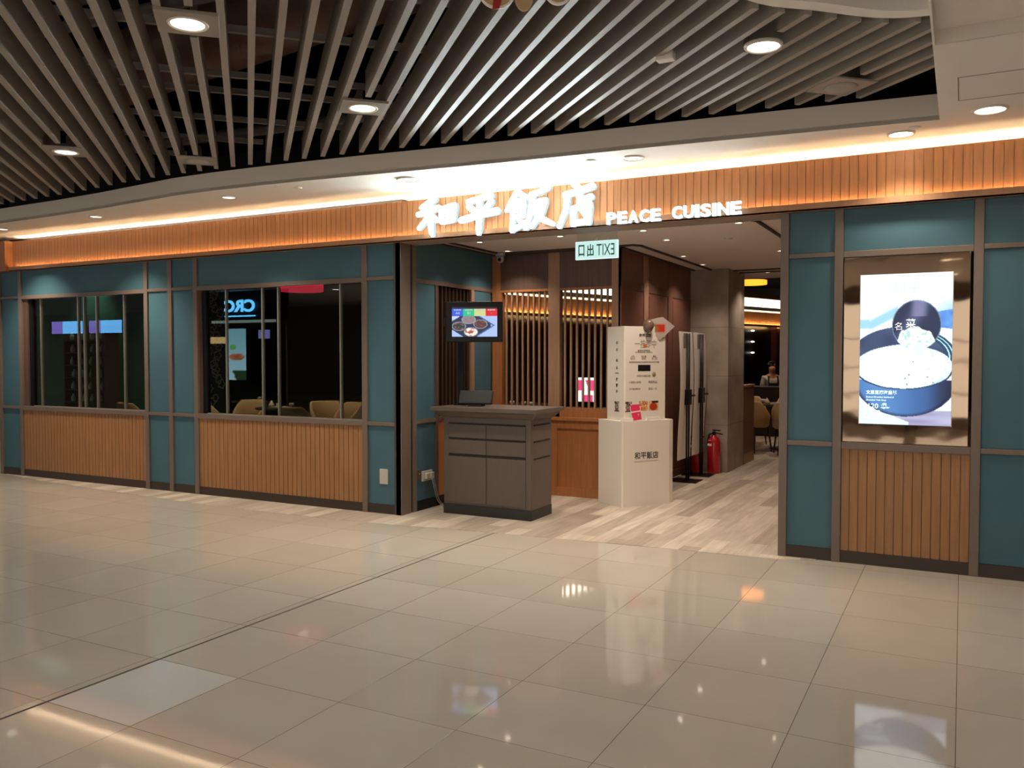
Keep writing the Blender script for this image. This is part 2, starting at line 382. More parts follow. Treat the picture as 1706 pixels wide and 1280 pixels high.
# ---------------------------------------------------------------- mall ceiling
E_ = [(-13, -.72), (-9.6, -.76), (-8.6, -.80), (-7.8, -.86), (-7.1, -.94), (-6.6, -1.0), (-6.1, -1.01), (-5.6, -.99), (-5, -.95), (-4.45, -.9), (-3.8, -.83), (-3.2, -.77), (-2.6, -.73), (-1.94, -.69), (-1.2, -.62), (-.14, -.52)]
cs = structure('ceiling', MB().prism(E_+[(-.14, .3), (-13, .3)], 3.03, 3.06).prism([(-.14, -1.98), (4.5, -1.98), (4.5, .3), (-.14, .3)], 3.03, 3.06), white_paint)
drop = MB()
for i in range(len(E_)-1):
    (x0, y0), (x1, y1) = E_[i], E_[i+1]
    drop.add([(x0, y0, 3.03), (x1, y1, 3.03), (x1, y1, 3.195), (x0, y0, 3.195), (x0, y0+.03, 3.03), (x1, y1+.03, 3.03), (x1, y1+.03, 3.195), (x0, y0+.03, 3.195)],
             [(0, 1, 2, 3), (3, 2, 6, 7), (5, 4, 7, 6)], False)
drop.build('bulkhead_face', white_face, cs)
MB().box(-.14, 4.5, -1.994, -1.981, 3.031, 3.10).build('step_face', white_face, cs)  # greyer paint puts shade into this upright face
MB().box(-.14, 4.5, -8, -1.97, 3.10, 3.13).box(-.15, -.14, -8, -.52, 3.03, 3.4).build('raised_panel', white_paint, cs)
structure('ceiling.001', MB().box(-24, 4.5, -9, .3, 4.3, 4.35).box(-14, -.1, .25, .3, 3.06, 4.3), dark_m)
# opposite side of the mall, behind the photographer
structure('ceiling.002', MB().box(-70, 8, -14, -8.0, 3.10, 3.16), white_paint)
structure('wall_mall_back', MB().box(-70, 8, -14.1, -14, 0, 3.4), mat('shop_beige', '8a7460', .7))
structure('wall_mall_right', MB().box(8, 8.1, -14, 3, 0, 3.4), mat('shop_beige_2', '97836d', .7))
# access panel in the right soffit: thin tan seam strips
ap = structure('trim_4', MB().box(-.045, -.038, -1.39, -.92, 3.0285, 3.0305).box(-.045, .9, -1.395, -1.388, 3.0285, 3.0305).box(-.045, .9, -.925, -.918, 3.0285, 3.0305), mat('panel_seam', '8a7a64', .6))

# slats: 45 degree blades on a 0.2055 pitch (x+y=c)
def interp(P, x):
    if x <= P[0][0]: return P[0][1]
    for (a, b), (c, d) in zip(P, P[1:]):
        if x <= c: return b+(d-b)*(x-a)/(c-a)
    return P[-1][1]
FAR = [(-14, -.80), (-10.5, -.86), (-8, -.97), (-7.165, -1.07), (-6.5, -1.1), (-5.5, -1.06), (-4.38, -.97), (-3.2, -.87), (-2.27, -.8), (-1.35, -.7), (-.14, -.6)]
RING = [(-6, -1.80), (-4.6, -1.66), (-3.6, -1.40), (-2.9, -1.13), (-2.42, -.90), (-2.2, -.667), (-2.0, -.459), (-1.9, -.3), (-1.86, -.14)]   # (y, x)
def far_pt(c):
    x = c+.9
    for _ in range(30): x = c-interp(FAR, x)
    return x
def near_pt(c):            # returns x of the near end
    lo = c+.2; hi = c+6.0
    y = -6.0; x = c-y
    # walk toward ring
    best = None
    for i in range(600):
        y = -.9-i*.0085; x = c-y
        if x > interp(RING, y): best = x-.012; break
    return best if best is not None else c+6.0
slat_k = 0
plates = [(-3.458, -3.581, 6, .15), (-3.58, -2.0, 13, .15), (-6.49, -2.15, -2, .15), (-.97, -1.92, 26, .001), (-.69, -.97, 32, .14), (-5.81, -1.40, 5, .13)]
def blade(x0, x1, c):
    mb = MB(); w = .036/2/sqrt(2)*1.0; h = .17
    A = Vector((x0, c-x0, 0)); B = Vector((x1, c-x1, 0)); n = Vector((1, 1, 0)).normalized()*.019; vs = []
    for p in (A, B):
        for s in (-1, 1):
            for z in (3.2, 3.2+h): vs.append(p+n*s+Vector((0, 0, z)))
    mb.add(vs, [(0, 2, 6, 4), (1, 5, 7, 3), (0, 1, 3, 2), (4, 6, 7, 5), (0, 4, 5, 1), (2, 3, 7, 6)])
    return mb
for k in range(-28, 35):
    c = -8.25+.2055*k
    xa = far_pt(c); xb = near_pt(c)
    if xb > -.152: xb = -.152
    if xb-xa < .05: continue
    cuts = [(px, hw) for px, py, kk, hw in plates if kk == k and hw > .01]
    if k == 26: cuts = [(-.97, .11)]
    segs = [(xa, xb)]
    for px, hw in cuts:
        segs = [(xa, px-hw), (px+hw, xb)]
    for a, b in segs:
        if b-a < .03: continue
        o = blade(a, b, c).build('ceiling_slat', slat_m)
        short = len(segs) > 1
        tag(o, 'grey metal blade of the open slatted mall ceiling, cut short beside a fitting' if short else 'long grey metal blade of the open slatted mall ceiling, running unbroken', 'ceiling slat', 'slats of the open mall ceiling cut at fittings' if short else 'unbroken slats of the open mall ceiling')
# carrier rails crossing over the slats
for i, q in enumerate([.72, 1.9, 2.43, 3.48, 4.45, 5.4, -.3, 6.5]):    # y-x = const
    a = Vector((-6.2-1.2*0, 0, 0)); 
    # line y = x + q
    x0 = max(-11, (-1.0-q)-6.5); x1 = -1.0-q
    x1 = min(x1, -.3)
    x0 = max(x0, -7.8-q)
    n = Vector((1, -1, 0)).normalized()*.016; vs = []
    for p in (Vector((x0, x0+q, 0)), Vector((x1, x1+q, 0))):
        for s in (-1, 1):
            for z in (3.38, 3.42): vs.append(p+n*s+Vector((0, 0, z)))
    o = MB().add(vs, [(0, 2, 6, 4), (1, 5, 7, 3), (0, 1, 3, 2), (4, 6, 7, 5), (0, 4, 5, 1), (2, 3, 7, 6)]).build('carrier_rail', slat_m)
    tag(o, 'thin metal carrier rail crossing above the ceiling slats', 'ceiling rail', 'carrier rails above the slats')
# white curved ring trim where the slats stop
rg = MB(); ctl = [Vector((x, y, 0)) for y, x in RING]; pts = []
for i in range(len(ctl)-1):
    p0 = ctl[max(i-1, 0)]; p1 = ctl[i]; p2 = ctl[i+1]; p3 = ctl[min(i+2, len(ctl)-1)]
    for t in (0, .25, .5, .75): pts.append(.5*((2*p1)+(p2-p0)*t+(2*p0-5*p1+4*p2-p3)*t*t+(3*p1-p0-3*p2+p3)*t**3))
pts.append(ctl[-1]); vs = []; fs = []
for i, p in enumerate(pts):
    d = (pts[min(i+1, len(pts)-1)]-pts[max(i-1, 0)]).normalized(); n = Vector((d.y, -d.x, 0))*.09
    vs += [(p.x, p.y, 3.22), (p.x+n.x, p.y+n.y, 3.22), (p.x+n.x, p.y+n.y, 3.42), (p.x, p.y, 3.42)]
for i in range(len(pts)-1): fs += [tuple(i*4+a for a in (k, (k+1) % 4))+tuple((i+1)*4+a for a in ((k+1) % 4, k)) for k in range(4)]
fs += [(0, 1, 2, 3), tuple((len(pts)-1)*4+a for a in (3, 2, 1, 0))]
rg.add(vs, fs, False)
structure('trim_5', rg, white_paint)

# plenum services
dt = MB().tube([(-7.2, -1.75, 3.85), (-5.6, -2.0, 3.85), (-2.6, -2.45, 3.85)], .27, 24).build('air_duct', mat('brown_foil_duct', '6d5040', .45, metal=.3, bump=.6, bscale=14))
tag(dt, 'fat brown foil wrapped air duct above the ceiling slats', 'air duct')
for i, (z, y, r_, lab) in enumerate([(3.52, -3.3, .035, 'thin pipe above the slats near the large round downlight'), (3.48, -1.05, .045, 'pipe above the slats close to the white bulkhead')]):
    tag(MB().tube([(-9, y-.3, z), (-.6, y+.35, z)], r_, 10).build('ceiling_pipe', mat('grey_pipe', '6a6159', .5)), 'dull grey '+lab, 'pipe')
bx = MB().rbox(-4.75, -4.25, -3.6, -3.3, 3.6, 3.95, .01).build('junction_box', mat('galvanised_box', '7d7467', .5))
tag(bx, 'grey galvanised box above the slats left of the large downlight', 'box')
ds = MB().lathe([(.001, 0), (.33, 0), (.35, .02), (.001, .05)], 32, Matrix.Translation((-2.86, -3.02, 3.62))).build('round_disc', mat('pale_grey_disc', '8f8880', .6))
tag(ds, 'pale round disc hanging above the slats beside the duct', 'disc')

# ---------------------------------------------------------------- ceiling fittings
def downlight(x, y, z, r, label, power, lensmat, group=None, plate=0, angle=120, col=SOFT, name='downlight'):
    t = thing(name, label, 'downlight', (x, y, z), 0, group)
    if plate:
        MB().rbox(-plate, plate, -plate, plate, -.006, .012, .003, Matrix.Rotation(pi/4, 4, 'Z')).build('mounting_plate', slat_m, t)
    MB().lathe([(r*.98, .004), (r*1.0, -.010), (r*1.14, -.012), (r*1.2, -.004), (r*1.2, .006), (r*.98, .006)], 32).build('trim_ring', ring_m, t)
    MB().lathe([(.001, -.006), (r*.96, -.006), (r*.96, .0), (.001, .0)], 32).build('lens', lensmat, t)
    if power: spot('bulb', (0, 0, -.03), power, col, angle, .9, r*.8, t)
    return t
downlight(-3.458, -3.581, 3.19, .085, 'large round downlight on a square plate between the slats, upper left of the photo', POWER['mall'], lens, None, .15)
downlight(-3.58, -2.01, 3.19, .085, 'round downlight on a square plate between the slats, nearest the first sign character', POWER['mall'], lens, None, .15)
downlight(-6.49, -2.15, 3.19, .085, 'dim half-hidden downlight on a square plate between the slats at the far left', POWER['mall']*.7, lens_dim, None, .15)
downlight(-.97, -1.92, 3.19, .085, 'bright round downlight sunk between the slats at the right, nearest the white bulkhead', POWER['mall'], lens, None, 0)
for x, y, r, lab, lm, pw in [(-8.271, -.58, .06, 'small lit downlight in the white soffit above the left window', lens_dim, 1), (-10.06, -.5, .06, 'small lit downlight in the white soffit at the left edge of the photo', lens_dim, 1),
        (-6.162, -.72, .06, 'lit downlight in the white soffit above the wider teal panels, left of the sign', lens_dim, 1), (-4.192, -.6, .085, 'round unlit-looking downlight in the glare of the soffit above the first character', lens_dim, 1),
        (-2.231, -.45, .07, 'round downlight in the soffit above the English letters', lens_dim, 1), (-.389, -.27, .075, 'bright downlight in the soffit above the narrow teal panel right of the entrance', lens, 1),
        (.128, -.64, .085, 'very bright round downlight in the white soffit at the right edge, beside the access panel', lens, 3)]:
    downlight(x, y, 3.029, r, lab, POWER['soffit']*({1: 1, 3: .9}[pw]*(.45 if x > -1 else 1 if x > -5 else 1.5)), lm, None, 0, 104, (1, .87, .70))
for x, y, lab in [(-8.25, -.70, 'small round cover plate in the soffit behind the downlight above the left window'), (-5.27, -.76, 'tiny round sprinkler cover in the soffit midway between two downlights'), (-.30, -.40, 'small round cover plate touching the bright downlight in the right soffit'), (-2.55, -.52, 'tiny round sprinkler cover in the soffit above the fourth character')]:
    tag(MB().lathe([(.001, 0), (.035, 0), (.04, -.004), (.001, -.008)], 24, Matrix.Translation((x, y, 3.03))).build('cover_plate', white_paint), lab, 'cover plate')
def speaker(x, y, label):
    t = thing('ceiling_speaker', label, 'ceiling speaker', (x, y, 3.19))
    MB().rbox(-.15, .15, -.15, .15, 0, .012, .003, Matrix.Rotation(pi/4, 4, 'Z')).build('mounting_plate', slat_m, t)
    MB().lathe([(.001, -.012), (.08, -.012), (.095, -.006), (.1, .0), (.001, .002)], 32).build('grille', mat('speaker_grille', 'a29a8f', .7, bump=.6, bscale=300), t)
    return t
speaker(-.69, -.97, 'round grey ceiling speaker on a square plate among the slats near the white bulkhead')
speaker(-5.81, -1.40, 'pale square speaker plate between slats at the left, against the white bulkhead')
sd = thing('smoke_detector', 'small white smoke detector box between two slats, left of the right bright downlight', 'smoke detector', (-1.50, -1.96, 3.2))
MB().rbox(-.05, .05, -.035, .035, -.02, .03, .008).build('housing', white_paint, sd); MB().box(-.02, .02, -.03, .03, .03, .15).build('bracket', slat_m, sd)
# behind the photographer: mall ceiling lamps added to light the floor
for i in range(6):
    for j, y in enumerate((-9.0, -11.5)):
        x = -13+i*3.2
        downlight(x, y, 3.095, .1, 'unseen downlight added in the white mall ceiling behind the viewpoint', POWER['mall_back'], lens, 'added downlights of the mall ceiling behind the viewpoint', 0, 140)
for x, y in ((-6.5, -5.6), (-2.6, -5.6), (1.2, -4.4), (1.2, -6.8), (-9.8, -4.2)):  # unseen lamps added to brighten the mall floor
    downlight(x, y, 3.095 if x > 0 else 3.19, .09, 'unseen downlight added over the mall floor, outside the photo', POWER['mall'], lens, 'added downlights over the mall floor outside the photo', 0, 140)

# shops behind the photographer: glowing windows added as frontal fill light
for i, (x0, x1) in enumerate(((-11.5, -8.6), (-8.2, -5.2), (-4.2, -1.2), (-.8, 2.2), (3, 6))):
    t = thing('fill_shop_window', 'glowing shop window added behind the viewpoint as frontal fill light', 'shop window', ((x0+x1)/2, -13.95, 0), 0, 'added fill light windows behind the viewpoint')
    w_ = (x1-x0)/2
    MB().box(-w_, w_, .0, .03, .25, 2.7).build('lit_back', glow('shop_fill_glow', (1, .93, .82), 2.4), t); MB().box(-w_-.06, -w_, .0, .1, 0, 2.8).box(w_, w_+.06, .0, .1, 0, 2.8).build('frame', black, t)
    MB().box(-w_, w_, .0, .12, 2.7, 2.85).build('header', black, t); MB().box(-w_, w_, .0, .4, .0, .25).build('plinth', mat('shop_plinth', '7b6a5a', .5), t)
    for j in range(3): MB().box(-w_*.9, w_*.9, .03, .3, .7+j*.6, .73+j*.6).build('shelf', mat('shop_plinth', '7b6a5a', .5), t)

# hanging festive boards, only their lower edges in the photo
for x, y, w, m, lab in [(-1.775, -3.424, .075, 'e', 'tan hanging board with white rim and red ribbon at the top of the photo'), (-1.685, -3.348, .045, 'n', 'small round tan hanging board between two others at the top of the photo'), (-1.529, -3.336, .06, 'e', 'tan hanging board with a white rim, rightmost of the three at the top')]:
    t = thing('hanging_board', lab, 'hanging decoration', (x, y, 3.015), radians(28))
    M = Matrix.Translation((0, 0, .05)) @ Matrix.Rotation(pi/2, 4, 'X')
    def ell(a, b, n=28): return [(a*cos(2*pi*i/n), b*sin(2*pi*i/n)) for i in range(n)]
    if m == 'e': MB().prism(ell(w*1.0, .065), -.004, .006, M).build('rim', white_m, t)
    MB().prism(ell(w*.9, .055 if m == 'e' else .065), -.006, .012, M).build('board', mat('tan_board', 'b99a72', .6), t)
    MB().tube([(0, 0, .11), (0, 0, .30)], .002, 6).build('string', steel, t)
    if w == .075: MB().prism([(-.015, -.03), (.02, -.025), (.01, -.068), (-.02, -.075)], .012, .018, M).build('ribbon', mat('red_ribbon', 'a5201e', .5), t)

# ---------------------------------------------------------------- the illuminated sign
sign_m = glow('sign_face_white', (.86, 1, 1), POWER['sign']); sign_side = glow('sign_return', (.70, .92, 1), .9)
letter_m = glow('letter_face_white', (.92, 1, 1), 26)
sign = thing('restaurant_sign', 'glowing white sign of four brush characters and English capitals on the oak fascia', 'sign', (0, 0, 0))
STROKES = {
 0: [[(.44, 1, .05), (.28, .90, .06), (.08, .80, .035)], [(0, .62, .045), (.3, .68, .05), (.54, .76, .05)], [(.34, .9, .05), (.33, .45, .06), (.35, .12, .05), (.38, .0, .02)], [(.32, .62, .05), (.18, .42, .045), (.02, .24, .04)], [(.36, .56, .04), (.5, .42, .05)],
     [(.62, .66, .05), (.64, .36, .045)], [(.6, .68, .05), (.98, .78, .055), (.93, .4, .05)], [(.64, .36, .045), (.94, .40, .05)]],
 1: [[(.2, .86, .05), (.5, .93, .05), (.82, .97, .05)], [(.22, .74, .05), (.36, .60, .05)], [(.82, .82, .05), (.66, .64, .045)], [(0, .40, .055), (.5, .50, .055), (.98, .56, .06)], [(.5, .92, .05), (.5, .45, .06), (.48, .1, .05), (.47, 0, .025)]],
 2: [[(.26, 1, .04), (.16, .80, .05), (.0, .52, .035)], [(.26, .95, .04), (.38, .84, .045), (.50, .78, .035)], [(.14, .70, .04), (.40, .74, .04)], [(.14, .62, .045), (.14, .3, .045), (.12, .02, .04)], [(.14, .62, .04), (.40, .66, .045), (.38, .36, .045)], [(.14, .48, .035), (.38, .50, .035)], [(.14, .34, .035), (.38, .36, .035)], [(.12, .04, .045), (.28, .10, .04), (.42, .2, .035)], [(.26, .32, .035), (.36, .16, .04), (.44, .04, .03)],
     [(.56, .84, .045), (.74, .88, .045), (.94, .98, .05)], [(.60, .84, .05), (.56, .45, .05), (.46, .06, .035)], [(.60, .62, .045), (.88, .68, .055), (.80, .40, .05), (.58, .08, .035)], [(.60, .50, .045), (.78, .26, .055), (1.06, .10, .035)]],
 3: [[(.44, 1.0, .05), (.56, .90, .05)], [(.18, .76, .05), (.6, .82, .05), (.98, .90, .055)], [(.24, .76, .05), (.2, .42, .05), (.0, .03, .035)], [(.60, .76, .05), (.60, .44, .045)], [(.60, .60, .045), (.94, .66, .05)],
     [(.42, .40, .05), (.42, .06, .045)], [(.42, .42, .045), (.90, .50, .055), (.86, .08, .05)], [(.42, .08, .045), (.86, .10, .05)]]}
BOX = [(-4.43, -4.03, 2.615, 2.945), (-3.97, -3.60, 2.60, 2.935), (-3.51, -3.09, 2.60, 2.955), (-3.01, -2.705, 2.60, 2.955)]
def brush(mb, stroke, x0, x1, z0, z1, y, fat=1.0, d=.004):
    """flat brush stroke with rounded ends as discs + quads, front face at y"""
    w = x1-x0; h = z1-z0; P = []
    for i in range(len(stroke)-1):
        a, b = stroke[i], stroke[i+1]
        for t in range(6): P.append(tuple(a[k]+(b[k]-a[k])*t/6 for k in range(3)))
    P.append(stroke[-1]); S_ = .36
    L = []; R = []
    pts = [(x0+p[0]*w, z0+p[1]*h, p[2]*S_*fat) for p in P]
    for i, (x, z, r) in enumerate(pts):
        q = pts[min(i+1, len(pts)-1)]; p = pts[max(i-1, 0)]; dx = q[0]-p[0]; dz = q[1]-p[1]; l = sqrt(dx*dx+dz*dz) or 1
        L.append((x-dz/l*r, z+dx/l*r)); R.append((x+dz/l*r, z-dx/l*r))
    def cap(c, a0, r): return [(c[0]+cos(a0+pi*t/6)*r, c[1]+sin(a0+pi*t/6)*r) for t in range(1, 6)]
    e = pts[-1]; dd = atan2(pts[-1][1]-pts[-2][1], pts[-1][0]-pts[-2][0]); s0 = pts[0]; ds_ = atan2(pts[1][1]-pts[0][1], pts[1][0]-pts[0][0])
    poly = L+[(e[0]+cos(dd+pi/2-pi*t/6)*e[2], e[1]+sin(dd+pi/2-pi*t/6)*e[2]) for t in range(1, 6)]+R[::-1]+[(s0[0]+cos(ds_-pi/2-pi*t/6)*s0[2], s0[1]+sin(ds_-pi/2-pi*t/6)*s0[2]) for t in range(1, 6)]
    M = Matrix.Translation((0, y, 0)) @ Matrix.Rotation(pi/2, 4, 'X')
    mb.prism(poly, -d/2, d/2, M)
for i in range(4):
    mb = MB(); back = MB()
    for j, s_ in enumerate(STROKES[i]):
        brush(mb, s_, *BOX[i], -.100-.0004*j, 1.38); brush(back, s_, *BOX[i], -.075-.0003*j, 1.38, .04)
    ch = mb.build('character', sign_m, sign); back.build('return', sign_side, ch)
def letters(txt, xs, z0, z1, skew):
    for c_, (a, b), dz in zip(txt, xs, skew):
        vs, fs = text_mb(c_, w=b-a, h=z1-z0, depth=.002, bold=.022)
        mb = MB(); M = face(((a+b)/2, -.095, (z0+z1)/2), (1, 0, 0), (0, 0, 1)); mb.add([M @ v for v in vs], fs)
        l_ = mb.build('letter', letter_m, sign)
        vs, fs = text_mb(c_, w=b-a, h=z1-z0, depth=.017, bold=.022)
        MB().add([Matrix.Translation((0, .021, 0)) @ M @ v for v in vs], fs).build('return', sign_side, l_)
n = 5; a = -2.592; w = (2.592-2.122)/5
letters('PEACE', [(a+i*w+.006, a+(i+1)*w-.010) for i in range(5)], 2.597, 2.692, [0]*5)
a = -2.042; tot = 2.042-1.49; ws = [1, 1, .45, 1, .45, 1.05, 1]; u = tot/sum(ws); xs = []; x = a
for q in ws: xs.append((x+.006, x+q*u-.008)); x += q*u
letters('CUISINE', xs, 2.602, 2.697, [0]*7)

# ---------------------------------------------------------------- light box poster on the right
pb = thing('menu_display', 'bright portrait screen showing soup ladled over a pot, set in a mirror-dark surround', 'display screen', (-.36, -.01, .893))
def PM(x, y, z): return face((x, y, z), (1, 0, 0), (0, 0, 1))
msur = mat('mirror_bronze', '8d7a69', .04, metal=1.0)
nt = msur.node_tree; bb = nt.nodes['Principled BSDF']; tcn = nt.nodes.new('ShaderNodeTexCoord'); nn = nt.nodes.new('ShaderNodeTexNoise'); nn.inputs['Scale'].default_value = 2.2
bpn = nt.nodes.new('ShaderNodeBump'); bpn.inputs['Strength'].default_value = .10; bpn.inputs['Distance'].default_value = .03
nt.links.new(tcn.outputs['Object'], nn.inputs[0]); nt.links.new(nn.outputs[0], bpn.inputs['Height']); nt.links.new(bpn.outputs[0], bb.inputs['Normal'])
o = MB().rbox(-.772, .045, .005, .05, .895, 2.24, .004).build('surround', msur, pb, world=True)
def poster(u, v):
    if v < .36:
        base = (.93, .99, 1)
        g = ss(.30, .22, abs(v-.25-.0*u)) 
        # pale cloth folds
        d = v-(.335-.30*(u-.12)) if u > .1 else v-.33
        if u < .42 and abs(d) < .045*(1 if u > .1 else .7) and v > .16: base = mixc(base, (.62, .82, .93), 1-ss(.02, .045, abs(d)))
        if u > .74: base = mixc(base, (.45, .68, .92), ss(.74, 1, u)*ss(.14, .30, v)*(.6+.4*vnoise(u*14, v*30)))
    else: base = (.90, .97, 1)
    if v > .90: base = mixc((.58, .56, .70), (.72, .72, .84), vnoise(u*3, v*40))
    if v > .83 and u < .55-(v-.83)*0: 
        if v > .86+u*.22: base = (.86, .93, .98)
    # pot outer body
    cx = .5; 
    bx_ = (u-.5)/.56; by = (v-.70)/.245
    if v > .70 and bx_*bx_+by*by < 1:
        base = mixc((.20, .36, .58), (.33, .52, .76), .5+.5*sin(u*5+.5)); base = mixc(base, (.07, .12, .25), ss(.70, 1.0, u)+ss(.80, 1, bx_*bx_+by*by)*.7)
    # inner wall / rim
    rx = (u-.47)/.58; ry = (v-.555)/.205
    rr = rx*rx+ry*ry
    if rr < 1 and v < .80:
        base = (.17, .22, .36); base = mixc(base, (.34, .42, .56), vnoise(u*6, v*9)*.8)
        if u > .7:
            k = sqrt(rr); 
            if .86 < k < .885 or .93 < k < .95: base = (.70, .93, .98)
            elif k > .8: base = (.12, .27, .38)
    # soup
    sx = (u-.48)/.53; sy = (v-.615)/.145; q = sx*sx+sy*sy
    wob = .05*(vnoise(u*14, v*20)-.5)
    if q+wob < 1:
        n_ = vnoise(u*30, v*46); base = mixc((.97, 1, 1), (.80, .90, .90), ss(.72, .95, n_)*(.3+.9*ss(.4, .9, u)))
        if q > .86: base = mixc(base, (.75, .86, .88), .5)
        if hsh(int(u*50), int(v*80)) > .985 and u > .35: base = (.60, .66, .62)
    elif q+wob < 1.10 and v > .60: base = (.13, .22, .36)
    # ladle
    lx = (u-.62)/.265; ly = (v-.34)/.165
    if u > .84 and abs(v-.305+.0*(u)) < .05+.09*(u-.84): base = mixc((.28, .48, .82), (.42, .64, .9), vnoise(u*20, v*30))
    lq = lx*lx+ly*ly
    if lq < 1:
        base = mixc((.13, .17, .30), (.30, .33, .48), ss(.6, 0, abs(lx+ly*.6+.25)))
        if ly < -.35: base = mixc(base, (.52, .52, .66), ss(.45, .1, abs(lx-.1))*.8)
        if ly > .05 and (lx+.05)**2/.72+(ly-.78)**2/.55 < .9+.3*(vnoise(u*26, v*30)-.5): base = mixc((.93, .98, .95), (.70, .84, .82), ss(.55, .9, vnoise(u*44, v*60)))
        if lq > .93: base = mixc(base, (.75, .85, .92), .5)
    if abs(u-.655) < .055*(1-1.4*(v-.46)) and .46 < v < .545: base = (.86, .95, .95)
    return base
picture('screen', .594, 1.074, 150, 270, poster, PM(-.36, .0025, 1.570), pb, 1.25)
for x_ in (-.661, -.063): MB().box(x_, x_+.004, -.0, .006, 1.03, 2.11).build('screen_edge', steel, pb, world=True)
tm = MB(); wt = glow('screen_text_white', (.80, 1, 1), 1.5)
def ptx(s_, x, z, **kw): put_text(tm, s_, PM(x, .0005, z), depth=.0005, **kw)
ptx('文思豆腐海皇羹', -.510, 1.262, w=.205, bold=.03); ptx('Braised Shredded Seafood &', -.52, 1.228, w=.185, bold=.015, shear=.3); ptx('Shredded Tofu Soup', -.545, 1.205, w=.135, bold=.015, shear=.3)
ptx('$', -.612, 1.160, h=.022, bold=.02); ptx('120', -.562, 1.163, w=.066, h=.036, bold=.012); ptx('/例', -.492, 1.174, w=.032, bold=.02); ptx('regular', -.482, 1.152, w=.06, bold=.015, shear=.3)
ptx('$', -.612, 1.113, h=.02, bold=.02); ptx('48', -.572, 1.118, w=.045, h=.034, bold=.01); ptx('/位', -.53, 1.124, w=.03, bold=.02); ptx('per', -.53, 1.106, w=.03, bold=.015)
ptx('另加一服務費', -.57, 1.078, w=.1, bold=.01)
tm.build('caption', wt, pb, world=True)
tm = MB(); ptx('菜', -.325, 1.755, h=.062, bold=.02); ptx('名', -.405, 1.735, h=.055, bold=.0)
tm.build('title', glow('screen_text_cream', (.95, .97, .88), 1.2), pb, world=True)
tm = MB(); ptx('和平', -.355, 2.01, h=.085, bold=-.01); tm.build('faint_title', glow('screen_text_faint', (.80, .84, .86), 1.1), pb, world=True)

# switch plate
sp = thing('switch_plate', 'plain white blank wall plate low on the teal panel left of the entrance', 'wall plate', (-4.916, .02, .36))
MB().rbox(-.048, .048, -.01, .002, -.072, .072, .003).build('cover', plate_m, sp); MB().lathe([(.001, 0), (.005, 0), (.001, .002)], 10, Matrix.Translation((0, -.0105, 0)) @ Matrix.Rotation(pi/2, 4, 'X')).build('screw', steel, sp)

# ---------------------------------------------------------------- entrance interior
XL = -4.70
wl = structure('wall_left', MB().box(XL-.08, XL-.02, .0, 1.86, 0, .9).box(XL-.08, XL-.02, .0, .60, .9, 2.24).box(XL-.08, XL-.02, 1.31, 1.86, .9, 2.24).box(XL-.08, XL-.02, 0, 1.86, 2.24, 2.66), mat('wall_backing', '4a403a', .8))
def lp(name, mb, m): return mb.build(name, m, wl)
lp('jamb_panel', MB().box(XL-.02, XL, .0, .165, 0, ZT), post_m); lp('track_gap', MB().box(XL-.02, XL-.012, .165, .2, 0, ZT), black)
lp('jamb_strip', MB().box(XL-.02, XL+.004, .2, .256, 0, ZT), post_m)
lp('panel', MB().box(XL-.02, XL-.008, .256, .60, .1, .86), teal); lp('panel', MB().box(XL-.02, XL-.008, .256, .60, .90, 2.24), teal)
lp('rail', MB().box(XL-.02, XL+.004, .256, .60, .86, .90), post_m)
lp('panel', MB().box(XL-.02, XL-.008, .256, 1.78, 2.28, 2.66), teal); lp('rail', MB().box(XL-.02, XL, .256, 1.78, 2.24, 2.28), post_m)
lp('panel', MB().box(XL-.02, XL-.008, 1.37, 1.75, .1, 2.24), teal); lp('post', MB().box(XL-.02, XL+.004, 1.31, 1.37, 0, 2.24), tan_wood)
lp('post', MB().box(XL-.02, XL+.004, .60, .645, 0, 2.24), dark_wood)
lp('dado_panel', MB().box(XL-.02, XL-.006, .645, 1.31, .05, .87), orange_wood); lp('sill', MB().box(XL-.03, XL+.01, .645, 1.31, .87, .905), dark_wood)
lp('skirting', MB().box(XL-.02, XL+.004, .256, 1.78, 0, .1), black)
dark_slat = wood('black_brown_slat', '38281f')  # black-brown wood of the side window slats
w3 = bpy.data.objects.new('window_3', None); COL.objects.link(w3); w3['kind'] = 'structure'
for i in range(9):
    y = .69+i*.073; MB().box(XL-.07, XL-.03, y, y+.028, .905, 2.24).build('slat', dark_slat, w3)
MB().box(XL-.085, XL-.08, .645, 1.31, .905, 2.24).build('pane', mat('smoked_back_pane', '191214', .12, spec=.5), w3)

wb = structure('wall_back', MB().box(-4.70, -3.19, 1.80, 1.86, 0, .84).box(-4.70, -3.19, 1.80, 1.86, 2.26, 2.66), dark_wood)
def bp_(name, mb, m): return mb.build(name, m, wb)
bp_('stile', MB().box(-4.70, -4.60, 1.775, 1.86, .86, 2.66), orange_wood); bp_('stile', MB().box(-4.0, -3.865, 1.775, 1.86, .86, 2.66), tan_wood); bp_('stile', MB().box(-3.265, -3.19, 1.775, 1.86, .0, 2.66), tan_wood)
bp_('window_frame', MB().box(-4.60, -4.0, 1.785, 1.86, .93, .965).box(-4.60, -4.585, 1.785, 1.86, .965, 2.24).box(-4.60, -4.0, 1.785, 1.86, 2.235, 2.26), orange_wood)
bp_('window_frame', MB().box(-3.865, -3.265, 1.785, 1.86, .93, .965).box(-3.865, -3.265, 1.785, 1.86, 2.235, 2.26), orange_wood)
bp_('upper_panel', MB().box(-4.60, -4.0, 1.79, 1.80, 2.26, 2.66).box(-3.865, -3.265, 1.79, 1.80, 2.26, 2.66), dark_wood)
bp_('ledge', MB().rbox(-4.70, -3.19, 1.745, 1.80, .825, .862, .004).box(-4.70, -3.19, 1.775, 1.80, .862, .93), orange_wood)
